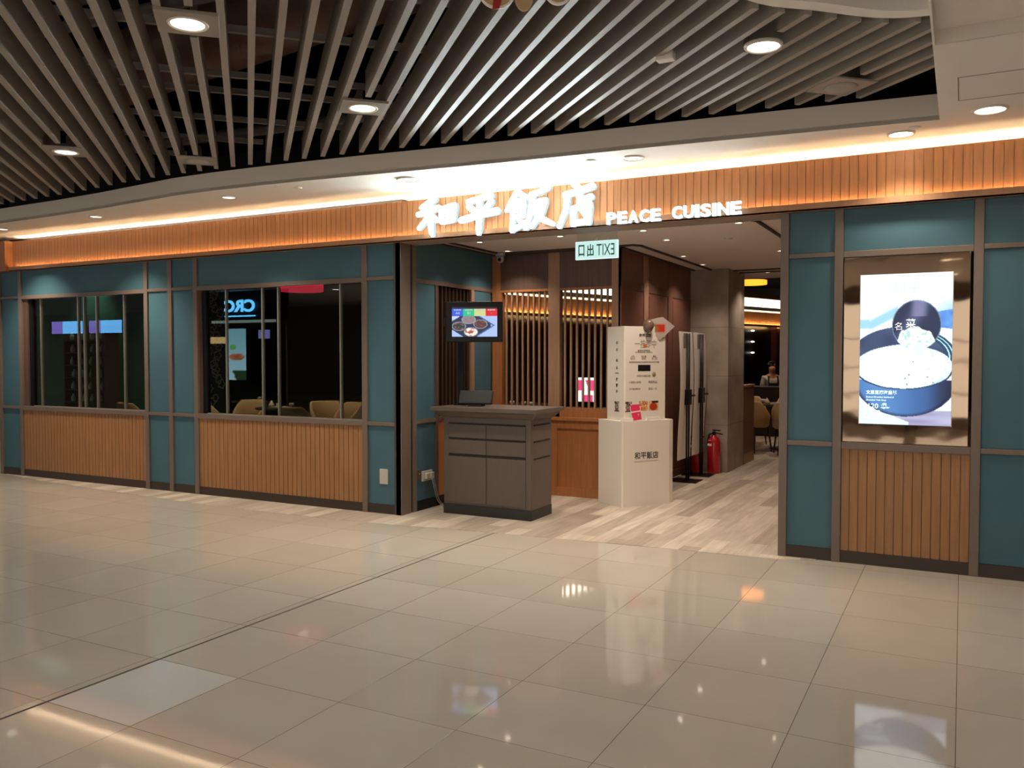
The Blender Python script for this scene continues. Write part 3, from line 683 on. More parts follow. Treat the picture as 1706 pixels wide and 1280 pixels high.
for a, b in ((-4.68, -3.96), (-3.96, -3.20)):
    bp_('lower_panel', MB().box(a, b, 1.78, 1.80, .0, .825), orange_wood)
    bp_('panel_moulding', MB().box(a, a+.07, 1.765, 1.78, .0, .825).box(b-.07, b, 1.765, 1.78, .0, .825).box(a+.07, b-.07, 1.765, 1.78, .0, .10).box(a+.07, b-.07, 1.765, 1.78, .74, .825), orange_wood)
for n, x0, x1 in ((4, -4.585, -4.0), (5, -3.865, -3.265)):
    w = bpy.data.objects.new('window_%d' % n, None); COL.objects.link(w); w['kind'] = 'structure'
    cnt = 8; g = (x1-x0)/(cnt+.55)
    for i in range(cnt):
        x = x0+g*(i+.58); MB().box(x, x+.021, 1.80, 1.822, .965, 2.235).build('slat', tan_wood, w)

wc = structure('wall_corridor', MB().box(-3.25, -3.20, 1.86, 4.46, 0, 2.66), red_wood)
def cp(name, mb, m): return mb.build(name, m, wc)
for a, b in ((1.78, 1.833), (2.60, 2.747), (3.494, 3.665), (4.42, 4.46)): cp('stile', MB().box(-3.205, -3.19, a, b, 0, 2.66), tan_wood if a < 3 else red_wood)
cp('top_rail', MB().box(-3.205, -3.192, 1.833, 4.46, 2.25, 2.34), dark_wood)
for a, b in ((1.87, 2.56), (2.79, 3.45), (3.70, 4.40)): cp('panel_face', MB().box(-3.20, -3.196, a, b, .12, 2.21), red_wood)
cp('skirting', MB().box(-3.205, -3.185, 1.833, 4.46, 0, .09), dark_wood)
st = structure('wall_stone', MB().box(-3.30, -2.69, 4.46, 5.37, 0, 2.66), stone())
for z in (.62, 1.26, 1.9):
    MB().box(-3.3, -2.689, 4.459, 5.371, z, z+.004).build('joint', mat('stone_joint', '6b5e52', .8), st)
structure('wall_right', MB().box(-1.16, -1.10, .15, 8, 0, 2.66), tan_wood)
lw = thing('partition', 'low orange-brown wooden partition at the end of the stone column', 'partition', (-2.73, 5.37, 0))
MB().rbox(-.04, .04, .005, .69, 0, 1.09, .004).build('body', red_wood, lw); MB().rbox(-.05, .05, .0, .70, 1.09, 1.117, .004).build('cap', orange_wood, lw)
MB().box(.04, .045, .02, .68, .0, .14).build('kick_plate', mat('brass_kick', 'a5805c', .4, metal=.5), lw)
# entry ceiling with dark grooves
ci = structure('ceiling.003', MB().box(-4.78, -1.10, .26, 6.08, 2.66, 2.70).box(-4.78, -1.1, 6.08, 6.12, 2.66, 3.6), ceil_in)
def groove(pts, w=.014, z=2.659, h=.0):
    z -= h
    mb = MB()
    for i in range(len(pts)-1):
        a = Vector((*pts[i], 0)); b = Vector((*pts[i+1], 0)); d = (b-a).normalized(); n = Vector((-d.y, d.x, 0))*w
        mb.add([a+n-d*w+Vector((0, 0, z)), b+n+d*w+Vector((0, 0, z)), b-n+d*w+Vector((0, 0, z)), a-n-d*w+Vector((0, 0, z)), a+n-d*w+Vector((0, 0, z+.002+h)), b+n+d*w+Vector((0, 0, z+.002+h)), b-n+d*w+Vector((0, 0, z+.002+h)), a-n-d*w+Vector((0, 0, z+.002+h))], [(0, 3, 2, 1), (4, 5, 6, 7), (0, 1, 5, 4), (1, 2, 6, 5), (2, 3, 7, 6), (3, 0, 4, 7)])
    return mb
inner = [(-4.45, .47), (-4.53, .56), (-4.53, 1.53), (-4.46, 1.62), (-2.98, 1.62), (-2.92, 1.70), (-2.92, 4.72), (-1.62, 4.72), (-1.53, 4.6), (-1.53, .62), (-1.62, .47), (-4.45, .47)]
structure('trim_6', groove(inner, .012, h=.018), groove_m)
structure('trim_7', groove([(-4.66, .3), (-4.66, 1.74), (-3.14, 1.74), (-3.14, 5.05), (-1.3, 5.05)], .012, h=.016), groove_m)
structure('trim_8', groove([(-4.685, .3), (-4.685, 1.765), (-3.165, 1.765), (-3.165, 4.45)], .008, h=.008), mat('pale_trim_line', 'a08e86', .6))
for x, y, lab in [(-4.243, .7, 'small bright downlight in the entrance ceiling nearest the hanging screen'), (-4.33, 1.45, 'small downlight in the entrance ceiling beside the camera'), (-3.367, .7, 'small downlight in the entrance ceiling left of the exit sign'), (-2.552, .71, 'small bright downlight in the entrance ceiling just right of the exit sign'),
        (-2.555, 1.41, 'small downlight in the entrance ceiling, second behind the exit sign'), (-2.80, 2.8, 'small downlight in the corridor ceiling, first past the corner'), (-2.84, 3.77, 'small downlight in the corridor ceiling above the banner stands'), (-2.83, 4.53, 'small bright downlight in the corridor ceiling nearest the stone column'), (-2.33, 5.12, 'small downlight in the corridor ceiling beside the lit face of the stone column'), (-1.74, 2.8, 'small downlight half hidden by the right entrance post'), (-1.69, .66, 'small bright downlight below the last letters of the sign')]:
    downlight(x, y, 2.658, .032, lab, POWER['entry'], lens_small, None, 0, 120, (1, .85, .70))
downlight(-2.0, 1.6, 2.658, .032, 'small unlit downlight in the middle of the entrance ceiling', 0, mat('unlit_lens', '6f625a', .3))
cm = thing('security_camera', 'small grey dome security camera where the teal wall meets the wooden screen wall', 'security camera', (-4.50, 1.60, 2.66))
MB().lathe([(.001, 0), (.055, 0), (.055, -.03), (.045, -.04), (.001, -.04)], 24).build('base', mat('camera_grey', '8f8c90', .4), cm)
MB().ball((0, 0, -.07), .045).build('housing', MATS['camera_grey'], cm); MB().lathe([(.001, 0), (.02, 0), (.018, .008), (.001, .01)], 18, Matrix.Translation((.012, -.04, -.082)) @ Matrix.Rotation(radians(110), 4, 'X')).build('eye', black, cm)

# exit sign hanging on clear acrylic, read from its back
ex = thing('exit_sign', 'pale green exit sign seen from behind with reversed lettering, hung from the entrance ceiling', 'exit sign', (-2.832, .30, 2.66))
MB().box(-.19, .19, -.004, .004, -.14, 0).build('acrylic_hanger', clear_acrylic, ex)
MB().rbox(-.192, .192, -.012, .012, -.286, -.137, .003).build('panel', glow('exit_green_glow', (.60, .88, .82), 1.0), ex)
eg = MB(); Mx = Matrix.Translation((0, -.0135, -.212)) @ Matrix.Rotation(pi/2, 4, 'X') @ Matrix.Scale(-1, 4, (1, 0, 0))
put_text(eg, 'EXIT', Mx @ Matrix.Translation((-.085, .0, 0)), w=.165, h=.098, bold=.0, depth=.0006); put_text(eg, '出', Mx @ Matrix.Translation((.055, 0, 0)), w=.062, h=.105, bold=.02, depth=.0006)
put_text(eg, '口', Mx @ Matrix.Translation((.140, 0, 0)), w=.056, h=.1, bold=.02, depth=.0006)
eg.build('lettering', mat('exit_letter_green', '1f6b5c', .5), ex)
MB().box(-.197, -.19, -.014, .014, -.29, -.133).box(.19, .197, -.014, .014, -.29, -.133).box(-.19, .19, -.014, .014, -.29, -.284).box(-.19, .19, -.014, .014, -.139, -.133).build('frame', glow('exit_frame', (.75, .95, .92), 1.1), ex)

# ---------------------------------------------------------------- reception desk
dk = thing('reception_desk', 'dark taupe reception desk with drawer fronts and overhanging top in the entrance', 'desk', (-3.945, .54, 0))
dx0, dx1, dy0, dy1 = -.49, .465, -.22, .23
MB().rbox(dx0+.0, dx1+.0, dy0-.0, dy1+.0, 0, .10, .008).build('plinth', plinth_m, dk)
MB().rbox(dx0+.004, dx1-.004, dy0+.008, dy1-.004, .09, .95, .006).build('body', desk_m, dk)
gp = dy0+.006
xl, xm, xr = -.425, -.010, .405
for (a, b, nm) in ((.742, .872, 'drawer'), (.588, .722, 'drawer'), (.118, .562, 'door')):
    for (u, v_) in ((xl, xm-.003), (xm+.003, xr)): MB().rbox(u, v_, gp-.006, gp+.012, a, b, .003).build(nm, desk_m, dk)
MB().box(xl, xr, gp-.002, gp+.006, .872, .886).box(xl, xr, gp-.002, gp+.006, .722, .742).box(xl, xr, gp-.002, gp+.006, .562, .588).build('shadow_gap', desk_gap, dk)
for z in (.562, .722, .874): MB().box(dx1-.006, dx1+.001, -.16, .18, z, z+.013).build('side_gap', desk_gap, dk)
top = MB(); prof = [(.0, .935), (.02, .945), (.055, .985), (.075, 1.0), (.09, 1.0), (.09, 1.035)]
vs = []
for e, z in [(.0, .93)]+prof:
    vs += [(dx0-e, dy0-e, z), (dx1+e, dy0-e, z), (dx1+e, dy1+e, z), (dx0-e, dy1+e, z)]
fs = [(3, 2, 1, 0)]; L_ = len(prof)
for i in range(L_):
    for k in range(4): fs.append((i*4+k, i*4+(k+1) % 4, (i+1)*4+(k+1) % 4, (i+1)*4+k))
fs.append((L_*4, L_*4+1, L_*4+2, L_*4+3)); top.add(vs, fs); top.build('worktop', desk_m, dk)
# pos terminal seen from the back
ps = thing('pos_terminal', 'black point of sale terminal seen from behind on the reception desk', 'till', (-4.17, .50, 1.035), radians(14))
Mt = Matrix.Translation((0, .0, .075)) @ Matrix.Rotation(radians(-28), 4, 'X')
MB().rbox(-.175, .165, -.012, .016, -.06, .085, .01, Mt).build('monitor', black, ps)
MB().rbox(-.07, .07, -.05, .08, 0, .018, .005).box(-.03, .03, .0, .035, .015, .1).build('stand', black, ps)
# hanging number screen on a pole
tv = thing('queue_screen', 'black framed screen showing queue numbers over four bowls, on a pole at the desk', 'screen', (-4.41, .62, 1.035))
MB().rbox(-.03, .03, -.02, .02, 0, .95, .004).build('pole', black, tv); MB().rbox(-.06, .06, -.05, .05, 0, .012, .003).build('foot', black, tv)
A_ = radians(22)
Mv = Matrix.Translation((.24, -.16, .818)) @ Matrix.Rotation(A_, 4, 'Z')
MB().rbox(-.278, .278, -.004, .05, -.195, .195, .008, Mv).build('casing', black, tv); MB().box(-.3, -.1, .03, .12, -.04, .04, Mv).build('bracket', black, tv)
def food(u, v):
    if v < .06: return (.16, .08, .10) if u > .3 else (.13, .1, .3)
    if v < .30:
        k = int(u*4); c = [(.20, .35, .85), (.12, .75, .52), (.80, .82, .55), (.85, .12, .2)][min(k, 3)]
        return c
    base = (.66, .76, .96)
    if v < .42 and u < .24: base = (.78, .82, .95)
    # octagonal tray
    e = max(abs(u-.40)*1.35+abs(v-.66)*.95, abs(v-.66)*1.45)
    if abs((u-.40))+abs((v-.62))*1.05 < .55 and u < .86: base = (.12, .17, .30)
    if u > .55 and .50 < abs((u-.40))+abs((v-.62))*1.05 < .55: base = (.30, .36, .58)
    for cx, cy, c in ((.37, .42, (.55, .50, .52)), (.155, .65, (.15, .22, .25)), (.63, .58, (.34, .22, .24)), (.42, .84, (.95, .90, .86))):
        q = ((u-cx)/.155)**2+((v-cy)/.155)**2
        if q < 1: base = (.60, .64, .68) if q > .80 else mixc(c, (.65, .35, .28), ss(.6, .8, vnoise(u*26, v*26)))
        if q < .12 and cy > .8: base = (.70, .30, .22)
    return base
picture('display', .44, .285, 88, 57, food, parent_matrix(tv) @ Mv @ face((0.008, -.006, 0), (1, 0, 0), (0, 0, 1)), tv, 1.1)
tt = MB()
for i, (s1, s2) in enumerate((('取餐叫號', 'A4'), ('取餐叫號', 'B1'), ('取餐叫號', '-'), ('取餐叫號', '-'))):
    x = .008-.165+i*.11
    put_text(tt, s1, Mv @ face((x, -.0085, .115), (1, 0, 0), (0, 0, 1)), w=.075, depth=.0004, bold=.02)
    put_text(tt, s2, Mv @ face((x, -.0085, .085), (1, 0, 0), (0, 0, 1)), h=.026 if len(s2) > 1 else .004, depth=.0004, bold=.02)
tt.build('screen_numbers', mat('screen_number_ink', 'c9d6e8', .4, emit=.8), tv)
# socket outlet and cables
ol = thing('socket_outlet', 'white double socket outlet with plugs on the teal wall beside the desk', 'socket', (XL+.002, .43, .335))
MB().rbox(-.008, .012, -.085, .085, -.05, .05, .004).build('face_plate', plate_m, ol)
MB().rbox(.012, .045, .02, .075, -.03, .03, .006).build('plug', plate_m, ol); MB().rbox(.012, .04, -.06, -.01, -.03, .03, .006).build('plug', plate_m, ol)
for i, (a, b) in enumerate(((.45, .03), (.48, .05))):
    pts = [Vector((XL+.045, a, .32)), Vector((XL+.075, a+.01, .2)), Vector((XL+.08, a+.05, .09)), Vector((XL+.10, a+.09, .035)), Vector((XL+.17, a+.05, .015)), Vector((XL+.225, a-.01, .012))]
    sm = []
    for k in range(len(pts)-1):
        p0 = pts[max(k-1, 0)]; p1 = pts[k]; p2 = pts[k+1]; p3 = pts[min(k+2, len(pts)-1)]
        for t in (0, .25, .5, .75):
            sm.append(.5*((2*p1)+(p2-p0)*t+(2*p0-5*p1+4*p2-p3)*t*t+(3*p1-p0-3*p2+p3)*t**3))
    sm.append(pts[-1])
    MB().tube(sm, .0045, 8).build('power_cable', mat('grey_cable', '8d8c86', .4)).update_tag()
    tag(bpy.context.scene.objects['power_cable' if i == 0 else 'power_cable.001'], 'thin grey cable from the socket outlet to the desk, the %s of two loops' % ('left' if i == 0 else 'right'), 'cable', 'cables from the socket to the desk')
tr = thing('trunking_box', 'small dark brown square box on the teal wall left of the socket outlet', 'junction box', (XL-.004, .28, .36))
MB().rbox(0, .02, -.035, .035, -.05, .05, .003).build('box', dark_wood, tr); MB().ball((.022, 0, .01), .006).build('screw', steel, tr)

# ---------------------------------------------------------------- white promotional stand
A = Vector((-3.345, 1.62, 0)); B = Vector((-2.993, 1.385, 0)); 
ux = (B-A).normalized(); vy = Vector((-ux.y, ux.x, 0))      # along left face, along right face
Cc = B+vy*.595; 
ks = thing('promotion_stand', 'white foamboard promotional stand of a box on a wider plinth, printed with brush characters', 'display stand', (B.x, B.y, 0))
off = lambda p: (p.x-B.x, p.y-B.y)
Dd = Cc+Vector((.012, .075, 0)); Bk = Dd-ux*.32
HB = .868
MB().prism([off(A), off(B-ux*.012), off(B+vy*.01), off(Cc), off(Dd), off(Bk), off(Vector((-3.16, 1.82, 0))), off(Vector((-3.165, 1.735, 0))), off(Vector((-3.275, 1.735, 0)))], 0, HB).build('plinth', kiosk_m, ks)
# upper box
a2 = Vector((-3.330, 1.775, 0)); b2 = Vector((-3.060, 1.462, 0))
b2 = B+vy*.055-ux*.045; a2 = b2-ux*.30; c2 = b2+vy*.515
MB().prism([off(a2), off(b2-ux*.01), off(b2+vy*.012), off(c2), off(c2-ux*.30)], HB, 1.825).build('upper_box', kiosk_m, ks)
mid = b2+vy*.245
def KF(s, z, d=.0012):   # on right-hand (front) face; s metres from left edge
    p = b2+vy*s+ux*d; return face((p.x-B.x, p.y-B.y, z), vy, (0, 0, 1))
def KL(s, z, d=.0012):
    p = a2+ux*s-vy*d; return face((p.x-B.x, p.y-B.y, z), ux, (0, 0, 1))
def PF(s, z, d=.0012):
    p = B+vy*s+ux*d; return face((p.x-B.x, p.y-B.y, z), vy, (0, 0, 1))
def KT(items, nm, m):
    for s_, M, kw in items:
        mb = MB(); put_text(mb, s_, M, depth=.0004, **kw); mb.build(nm, m, ks)
KT([('和平飯店', PF(.30, .515), dict(w=.30, h=.075, bold=.015))], 'plinth_lettering', ink)
MB().box(-.15, .15, -.002, .002, 0, .0006, PF(.30, .455)).build('underline', ink_grey, ks)
KT([('和平飯店', KF(.255, 1.733), dict(w=.15, bold=.02)), ('人均', KF(.10, 1.52), dict(w=.04)), ('四人餐', KF(.24, 1.52), dict(w=.06)), ('贈送', KF(.375, 1.52), dict(w=.04))], 'small_title', ink)
KT([('一按即中', KF(.26, 1.648), dict(w=.27, h=.085, bold=.0))], 'headline', ink_grey)
MB().box(-.02, .02, -.016, .016, 0, .0008, KF(.255, 1.628)).build('stamp', mat('orange_stamp', 'c96a3a', .6), ks)
KT([('優惠期內惠顧堂食', KF(.24, 1.580), dict(w=.16)), ('即可參加抽獎遊戲一次多買多中', KF(.24, 1.562), dict(w=.215)), ('推廣期有限受條款及細則約束如有任何爭議', KF(.245, 1.462), dict(w=.38))], 'small_print', ink_grey)
KT([('$68', KF(.10, 1.497), dict(w=.055, h=.03)), ('$88', KF(.24, 1.497), dict(w=.055, h=.03)), ('$128', KF(.375, 1.497), dict(w=.07, h=.03))], 'prices', gold_ink)
MB().box(-.078, .078, -.032, .032, 0, .0012, KF(.245, 1.402)).build('black_slot', black, ks)
MB().lathe([(.001, 0), (.024, 0), (.024, .0008), (.001, .0008)], 24, KF(.37, 1.335)).build('round_seal', gold_ink, ks)
KT([('幸運大抽獎活動', KF(.24, 1.322), dict(w=.17)), ('小食點心拼盤', KF(.13, 1.258), dict(w=.15)), ('精選飲品', KF(.355, 1.258), dict(w=.11)), ('和平飯店現金券', KF(.13, 1.190), dict(w=.14)), ('甜品一份', KF(.355, 1.190), dict(w=.11))], 'prize_list', ink_grey)
mb = MB()
for i, c_ in enumerate('和平飯店'): mb = MB(); put_text(mb, c_, KL(.17, 1.66-i*.075-(.03 if i > 1 else 0)), h=.032, depth=.0004, bold=.0); mb.build('side_lettering', ink, ks)
for i, c_ in enumerate('一按即中'): mb = MB(); put_text(mb, c_, KL(.17, 1.35-i*.062), h=.034 if i else .008, depth=.0004, bold=.02); mb.build('side_lettering', ink, ks)
def dish(k):
    def fn(u, v):
        base = (.80, .66, .52)
        n_ = vnoise(u*9+k*7, v*9)
        if k == 0 or k == 1:
            q = ((u-.5)/.36)**2+((v-.55)/.42)**2; base = (.86, .82, .76) if q > 1 else ((.20, .16, .15) if q > .6 else mixc((.75, .66, .62), (.35, .22, .2), n_))
            if v < .25: base = (.2, .17, .16) if vnoise(u*20, v*6+k) > .5 else (.75, .7, .66)
            if v > .88: base = (.45, .30, .22)
        elif k == 2: base = mixc((.88, .62, .38), (.66, .28, .15), ss(.45, .7, n_)); base = mixc(base, (.95, .85, .7), ss(.6, .9, vnoise(u*15+3, v*12)))
        else:
            q = ((u-.5)/.4)**2+((v-.6)/.4)**2; base = (.85, .70, .5) if q > 1 else mixc((.85, .18, .10), (.55, .3, .1), n_)
            if v < .25 and u > .3: base = (.25, .15, .1)
        return base
    return fn
def kp(nm, w, h, k, M): picture(nm, w, h, 20, 20, dish(k), parent_matrix(ks) @ M, ks, emissive=False)
kp('food_photo', .085, .105, 0, KL(.17, 1.01)); kp('food_photo', .085, .105, 1, KF(.05, 1.01)); kp('food_photo', .11, .10, 2, KF(.235, 1.015)); kp('food_photo', .125, .10, 3, KF(.365, 1.015))
# objects resting on it
pc = thing('pink_leaflet', 'bright pink folded leaflet with a white stripe leaning on the promotional stand', 'leaflet', tuple(B+vy*.20-ux*.02+Vector((0, 0, HB))), atan2(vy.y, vy.x))
Mp = Matrix.Rotation(radians(-9), 4, 'X') @ Matrix.Rotation(radians(-6), 4, 'Y')
MB().box(-.062, .062, 0, .004, .0, .19, Mp).build('sheet', white_m, pc); MB().box(-.057, .057, -.001, 0, .006, .088, Mp).box(-.057, .057, -.001, 0, .10, .185, Mp).build('pink_print', pink_m, pc)
put = MB(); put.lathe([(.001, 0), (.011, 0), (.001, .001)], 12, Mp @ Matrix.Translation((.025, -.0015, .06)) @ Matrix.Rotation(pi/2, 4, 'X')); put.build('gold_dot', mat('gold_dot', 'e0a24a', .4), pc)
for s_, w_, lab in ((.07, .07, 'small white card lying on the plinth left of the pink leaflet'), (.40, .09, 'white folded card on the plinth at the right of the pink leaflet')):
    t = thing('white_card', lab, 'card', tuple(B+vy*s_-ux*.02+Vector((0, 0, HB))), atan2(vy.y, vy.x))
    MB().box(-w_, w_, -.012, .018, .0, .03).build('card', white_m, t)
p = c2-vy*.06+ux*.012
dm = thing('diamond_card', 'diamond shaped paper card with a red food photo on the stand top corner', 'card', (p.x, p.y, 1.80), atan2(vy.y, vy.x)+radians(-12))
MB().prism([(-.16, .05), (-.11, .10), (-.05, .115), (.015, .125), (.15, .03), (.03, -.075), (-.02, -.11), (-.13, -.02)], -.002, .002, Matrix.Rotation(pi/2, 4, 'X')).build('paper', mat('greyish_paper', 'b3a199', .6), dm)
picture('food_photo', .15, .095, 20, 14, lambda u, v: mixc((.55, .45, .25), (.78, .18, .14), ss(.3, .6, u+.3*(vnoise(u*8, v*8)-.5))) if .1 < v < .9 else (.7, .55, .48), parent_matrix(dm) @ face((-.04, -.004, .01), (1, 0, 0), (0, 0, 1)), dm, emissive=False)
p = c2-vy*.235+ux*.01
bl = thing('balloon', 'small dull brown balloon on top of the stand, left of the diamond card', 'balloon', (p.x, p.y, 1.80))
MB().ball((0, 0, .03), .066, .045, .07, fn=lambda q: Vector((q.x*(1+.25*min(q.z, 0)/.07*.8), q.y, q.z))).build('body', mat('brown_balloon', '6d5246', .35), bl); MB().lathe([(.001, -.04), (.012, -.06), (.004, -.035)], 10).build('knot', mat('grey_knot', '5e6258', .5), bl)

# ---------------------------------------------------------------- banner stands and extinguishers
def banner(x, y, lab):
    t = thing('banner_stand', lab, 'banner stand', (x, y, 0))
    yo = .04
    MB().rbox(-.21, .15, -.16, .16, 0, .012, .003).build('base_plate', black_metal, t)
    for dy in (-.035, .055): MB().tube([(0, dy, .012), (0, dy, 1.80)], .011, 10).build('pole', black_metal, t)
    MB().rbox(-.025, .03, -.06, .08, .93, 1.12, .006).tube([(0, .0, 1.04), (.04, .16, 1.04)], .012, 8).build('clamp', black_metal, t)
    # slightly bowed white board behind the poles, facing the corridor
    mb = MB(); N_ = 14; vs = []; 
    for i in range(N_+1):
        q = i/N_; z = .27+q*1.55; bow = -.035-.018*cos(q*pi*1.6); w0 = .268
        for s in (-1, 1):
            for e in (0, .006): vs.append((bow-e, s*w0+yo, z))
    fs = []
    for i in range(N_):
        a = i*4; fs += [(a, a+2, a+6, a+4), (a+1, a+5, a+7, a+3), (a, a+4, a+5, a+1), (a+2, a+3, a+7, a+6)]
    fs += [(0, 1, 3, 2), (N_*4, N_*4+2, N_*4+3, N_*4+1)]
    mb.add(vs, fs, False); mb.build('board', kiosk_m, t)
    MB().box(-.031, -.027, -.09, .10, 1.62, 1.80).build('top_label', mat('taupe_label', '85766b', .5), t)
    return t
banner(-2.94, 3.49, 'white banner board on a black twin-pole stand, nearer of the two in the corridor')
banner(-2.935, 4.08, 'white banner board on a black twin-pole stand, farther of the two beside the extinguisher')
def extinguisher(x, y, h, r, lab):
    t = thing('fire_extinguisher', lab, 'fire extinguisher', (x, y, 0), radians(-25))
    MB().lathe([(r*.9, 0), (r, .015), (r, h*.80), (r*.93, h*.87), (r*.7, h*.93), (r*.35, h*.97), (r*.3, h)], 28).build('cylinder', fire_red, t)
    MB().lathe([(.022, h-.005), (.022, h+.04), (.014, h+.05)], 14).build('valve', black_metal, t)
    MB().rbox(-.02, .10, -.012, .012, h+.055, h+.068, .004).rbox(-.02, .085, -.01, .01, h+.02, h+.032, .003, Matrix.Rotation(radians(6), 4, 'Y')).build('handle', black_metal, t)
    MB().tube([(-.02, 0, h+.02), (-.07, -.01, h-.0), (-.095, -.01, h-.1), (-.09, -.01, h*.55), (-.085, -.01, h*.35)], .011, 8).build('hose', black_metal, t)
    MB().box(-.035, .03, -r-.0015, -r+.001, h*.72, h*.78).box(-.02, .02, -r-.0015, -r+.001, h*.86-.0, h*.87).build('label_print', white_m, t)
    return t
extinguisher(-2.84, 4.36, .50, .085, 'red fire extinguisher standing against the stone column at the corridor end')
extinguisher(-3.08, 4.36, .46, .07, 'second red fire extinguisher half hidden behind the banner stand')

# ---------------------------------------------------------------- dining room beyond
Q0 = Vector((-8.6, .6, 0)); 
P1 = Vector((-6.79, 6.05, 0)); P2 = Vector((-3.92, 14.8, 0)); dv = (P2-P1).normalized(); nv = Vector((dv.y, -dv.x, 0))
def RM(): return Matrix(((dv.x, -nv.x, 0, P1.x), (dv.y, -nv.y, 0, P1.y), (0, 0, 1, 0), (0, 0, 0, 1)))   # x along wall, y into wall
R_ = RM()
wd = structure('wall_dining', MB().box(-2.0, 14, .25, .35, 0, 2.25, R_), dining_dark)
mbb = MB(); i = -1.6
while i < 14: mbb.box(i+.004, i+.10, 0, .02, 2.25, 2.56, R_); i += .104
mbb.box(-1.6, 14, .02, .04, 2.25, 2.56, R_); mbb.build('slatted_fascia', oak, wd)
MB().box(-1.6, 14, -.05, -.04, 2.228, 2.27, R_).box(-1.6, 14, -.05, .02, 2.222, 2.23, R_).build('lip', lip_m, wd); MB().box(-1.6, 14, -.03, -.01, 2.235, 2.245, R_).build('light_strip', glow('led_dining', (1, .62, .26), 70), wd)
MB().box(-1.6, 14, -.02, .3, 2.60, 2.68, R_).build('shelf', white_paint, wd); MB().box(-1.6, 14, .0, .02, 2.565, 2.595, R_).build('thin_light', glow('thin_line', (1, .8, .5), 2.5), wd)
MB().box(-1.6, 14, .12, .16, 2.68, 2.88, R_).build('cove_light', glow('cove_panel', (1, .88, .70), 5), wd); MB().box(-1.6, 14, -.02, .3, 2.88, 3.0, R_).build('upper_shelf', tan_wood, wd)
MB().box(9.2, 9.45, .1, .25, 0, 2.25, R_).build('column', red_wood, wd)
for z in (2.13, 1.87, 1.61):  # glowing dots stand in for lights reflected in the dark wall
    MB().ball(tuple(R_ @ Vector((8.25, .2, z))), .045, .045, .02).build('reflection_dot', glow('reflection_glow', (.9, .9, .8), 3), wd)
structure('wall_dining_far', MB().box(-26, 8, 20, 20.1, 0, 3.7).box(-26.1, -26, .15, 20, 0, 3.7).box(6, 6.1, .15, 20, 0, 3.7), dining_dark)
structure('ceiling.004', MB().box(-26, -4.78, .15, 20, 3.6, 3.7).box(-4.78, 6, 1.86, 20, 3.6, 3.7).box(-10.96, -4.78, .14, .28, 2.61, 3.6), dining_ceiling)
structure('wall_dining_left', MB().box(-24, -12.2, 4.6, 4.7, 0, 3.6), green_wall)
for x in (-20.6, -17.9, -15.4, -13.2):
    spot('wash', (0, 0, -.03), 110, (.55, 1, .72), 80, .8, .03, downlight(x, 4.25, 3.59, .05, 'small ceiling wall washer above the dim green wall beyond the left window', 0, lens_dim, 'wall washers above the green wall', 0))
# red glowing lantern lamps
def lantern(x, y, z, r, h, lab, s=5, col=(1, .35, .04)):
    t = thing('drum_lantern', lab, 'lamp', (x, y, z))
    MB().lathe([(r, 0), (r, h), (r*.98, h), (r*.98, 0)], 28).build('shade', glow('lantern_%s' % ('orange' if s > 2 else 'red'), col, s), t)
    MB().lathe([(.001, .001), (r*.93, .001), (r*.93, .012), (.001, .012)], 28).build('diffuser', glow('lantern_diffuser_%s' % ('orange' if s > 2 else 'red'), (1, .62, .12) if s > 2 else (.9, .03, .06), s*1.2), t)
    MB().tube([(0, 0, h), (0, 0, 3.6-z)], .006, 6).build('cord', black, t)
    MB().lathe([(r*1.01, h-.01), (r*1.02, h+.006), (r*1.01, h+.012)], 28).build('top_rim', mat('lantern_rim_red', 'b3261a', .5), t)
lantern(-3.42, 9.2, 2.83, .27, .085, 'glowing orange and red drum lantern hanging in the dining room past the stone column', 2.6, (1, .28, .02))
lantern(-8.38, 2.75, 2.45, .32, .14, 'dim red drum lantern hanging behind the top of the second window', .8, (1, .03, .08))

# chairs and tables
def make_chair(lab, group=None):
    t = thing('tub_chair', lab, 'chair', (0, 0, 0), 0, group)
    MB().lathe([(.001, .40), (.22, .40), (.245, .43), (.24, .47), (.001, .485)], 24).build('seat', chair_m, t)
    mb = MB(); n = 18; vs = []; 
    for i in range(n+1):
        a = radians(-115)+radians(230)*i/n; k = 1-abs(i/n-.5)*2; hgt = .60+.22*min(1, k*2.2)
        for r, z in ((.25, .42), (.27, hgt-.02), (.255, hgt), (.225, hgt-.02), (.215, .44)):
            vs.append((r*sin(a), r*cos(a), z))
    fs = []
    for i in range(n):
        for j in range(5): fs.append((i*5+j, (i+1)*5+j, (i+1)*5+(j+1) % 5, i*5+(j+1) % 5))
    fs += [(0, 1, 2, 3, 4), (n*5+4, n*5+3, n*5+2, n*5+1, n*5)]
    mb.add(vs, fs, True).build('backrest', chair_m, t)
    for sx, sy in ((1, 1), (1, -1), (-1, 1), (-1, -1)):
        MB().tube([(sx*.16, sy*.16, .41), (sx*.20, sy*.20, .0)], .018, 8, r2=.012).build('leg', chair_leg, t)
    return t
ch0 = make_chair('tan tub chair at the near side of the dining table past the stone column'); ch0.location = (-2.93, 7.15, 0); ch0.rotation_euler = (0, 0, radians(150))
dup(ch0, (-2.55, 8.55, 0), radians(10), 'tan tub chair at the far side of the dining table past the column')
dup(ch0, (-3.25, 8.4, 0), radians(40), 'tan tub chair at the far left of the first dining table, behind the partition')
dup(ch0, (-2.35, 7.0, 0), radians(200), 'tan tub chair half hidden by the right entrance post')
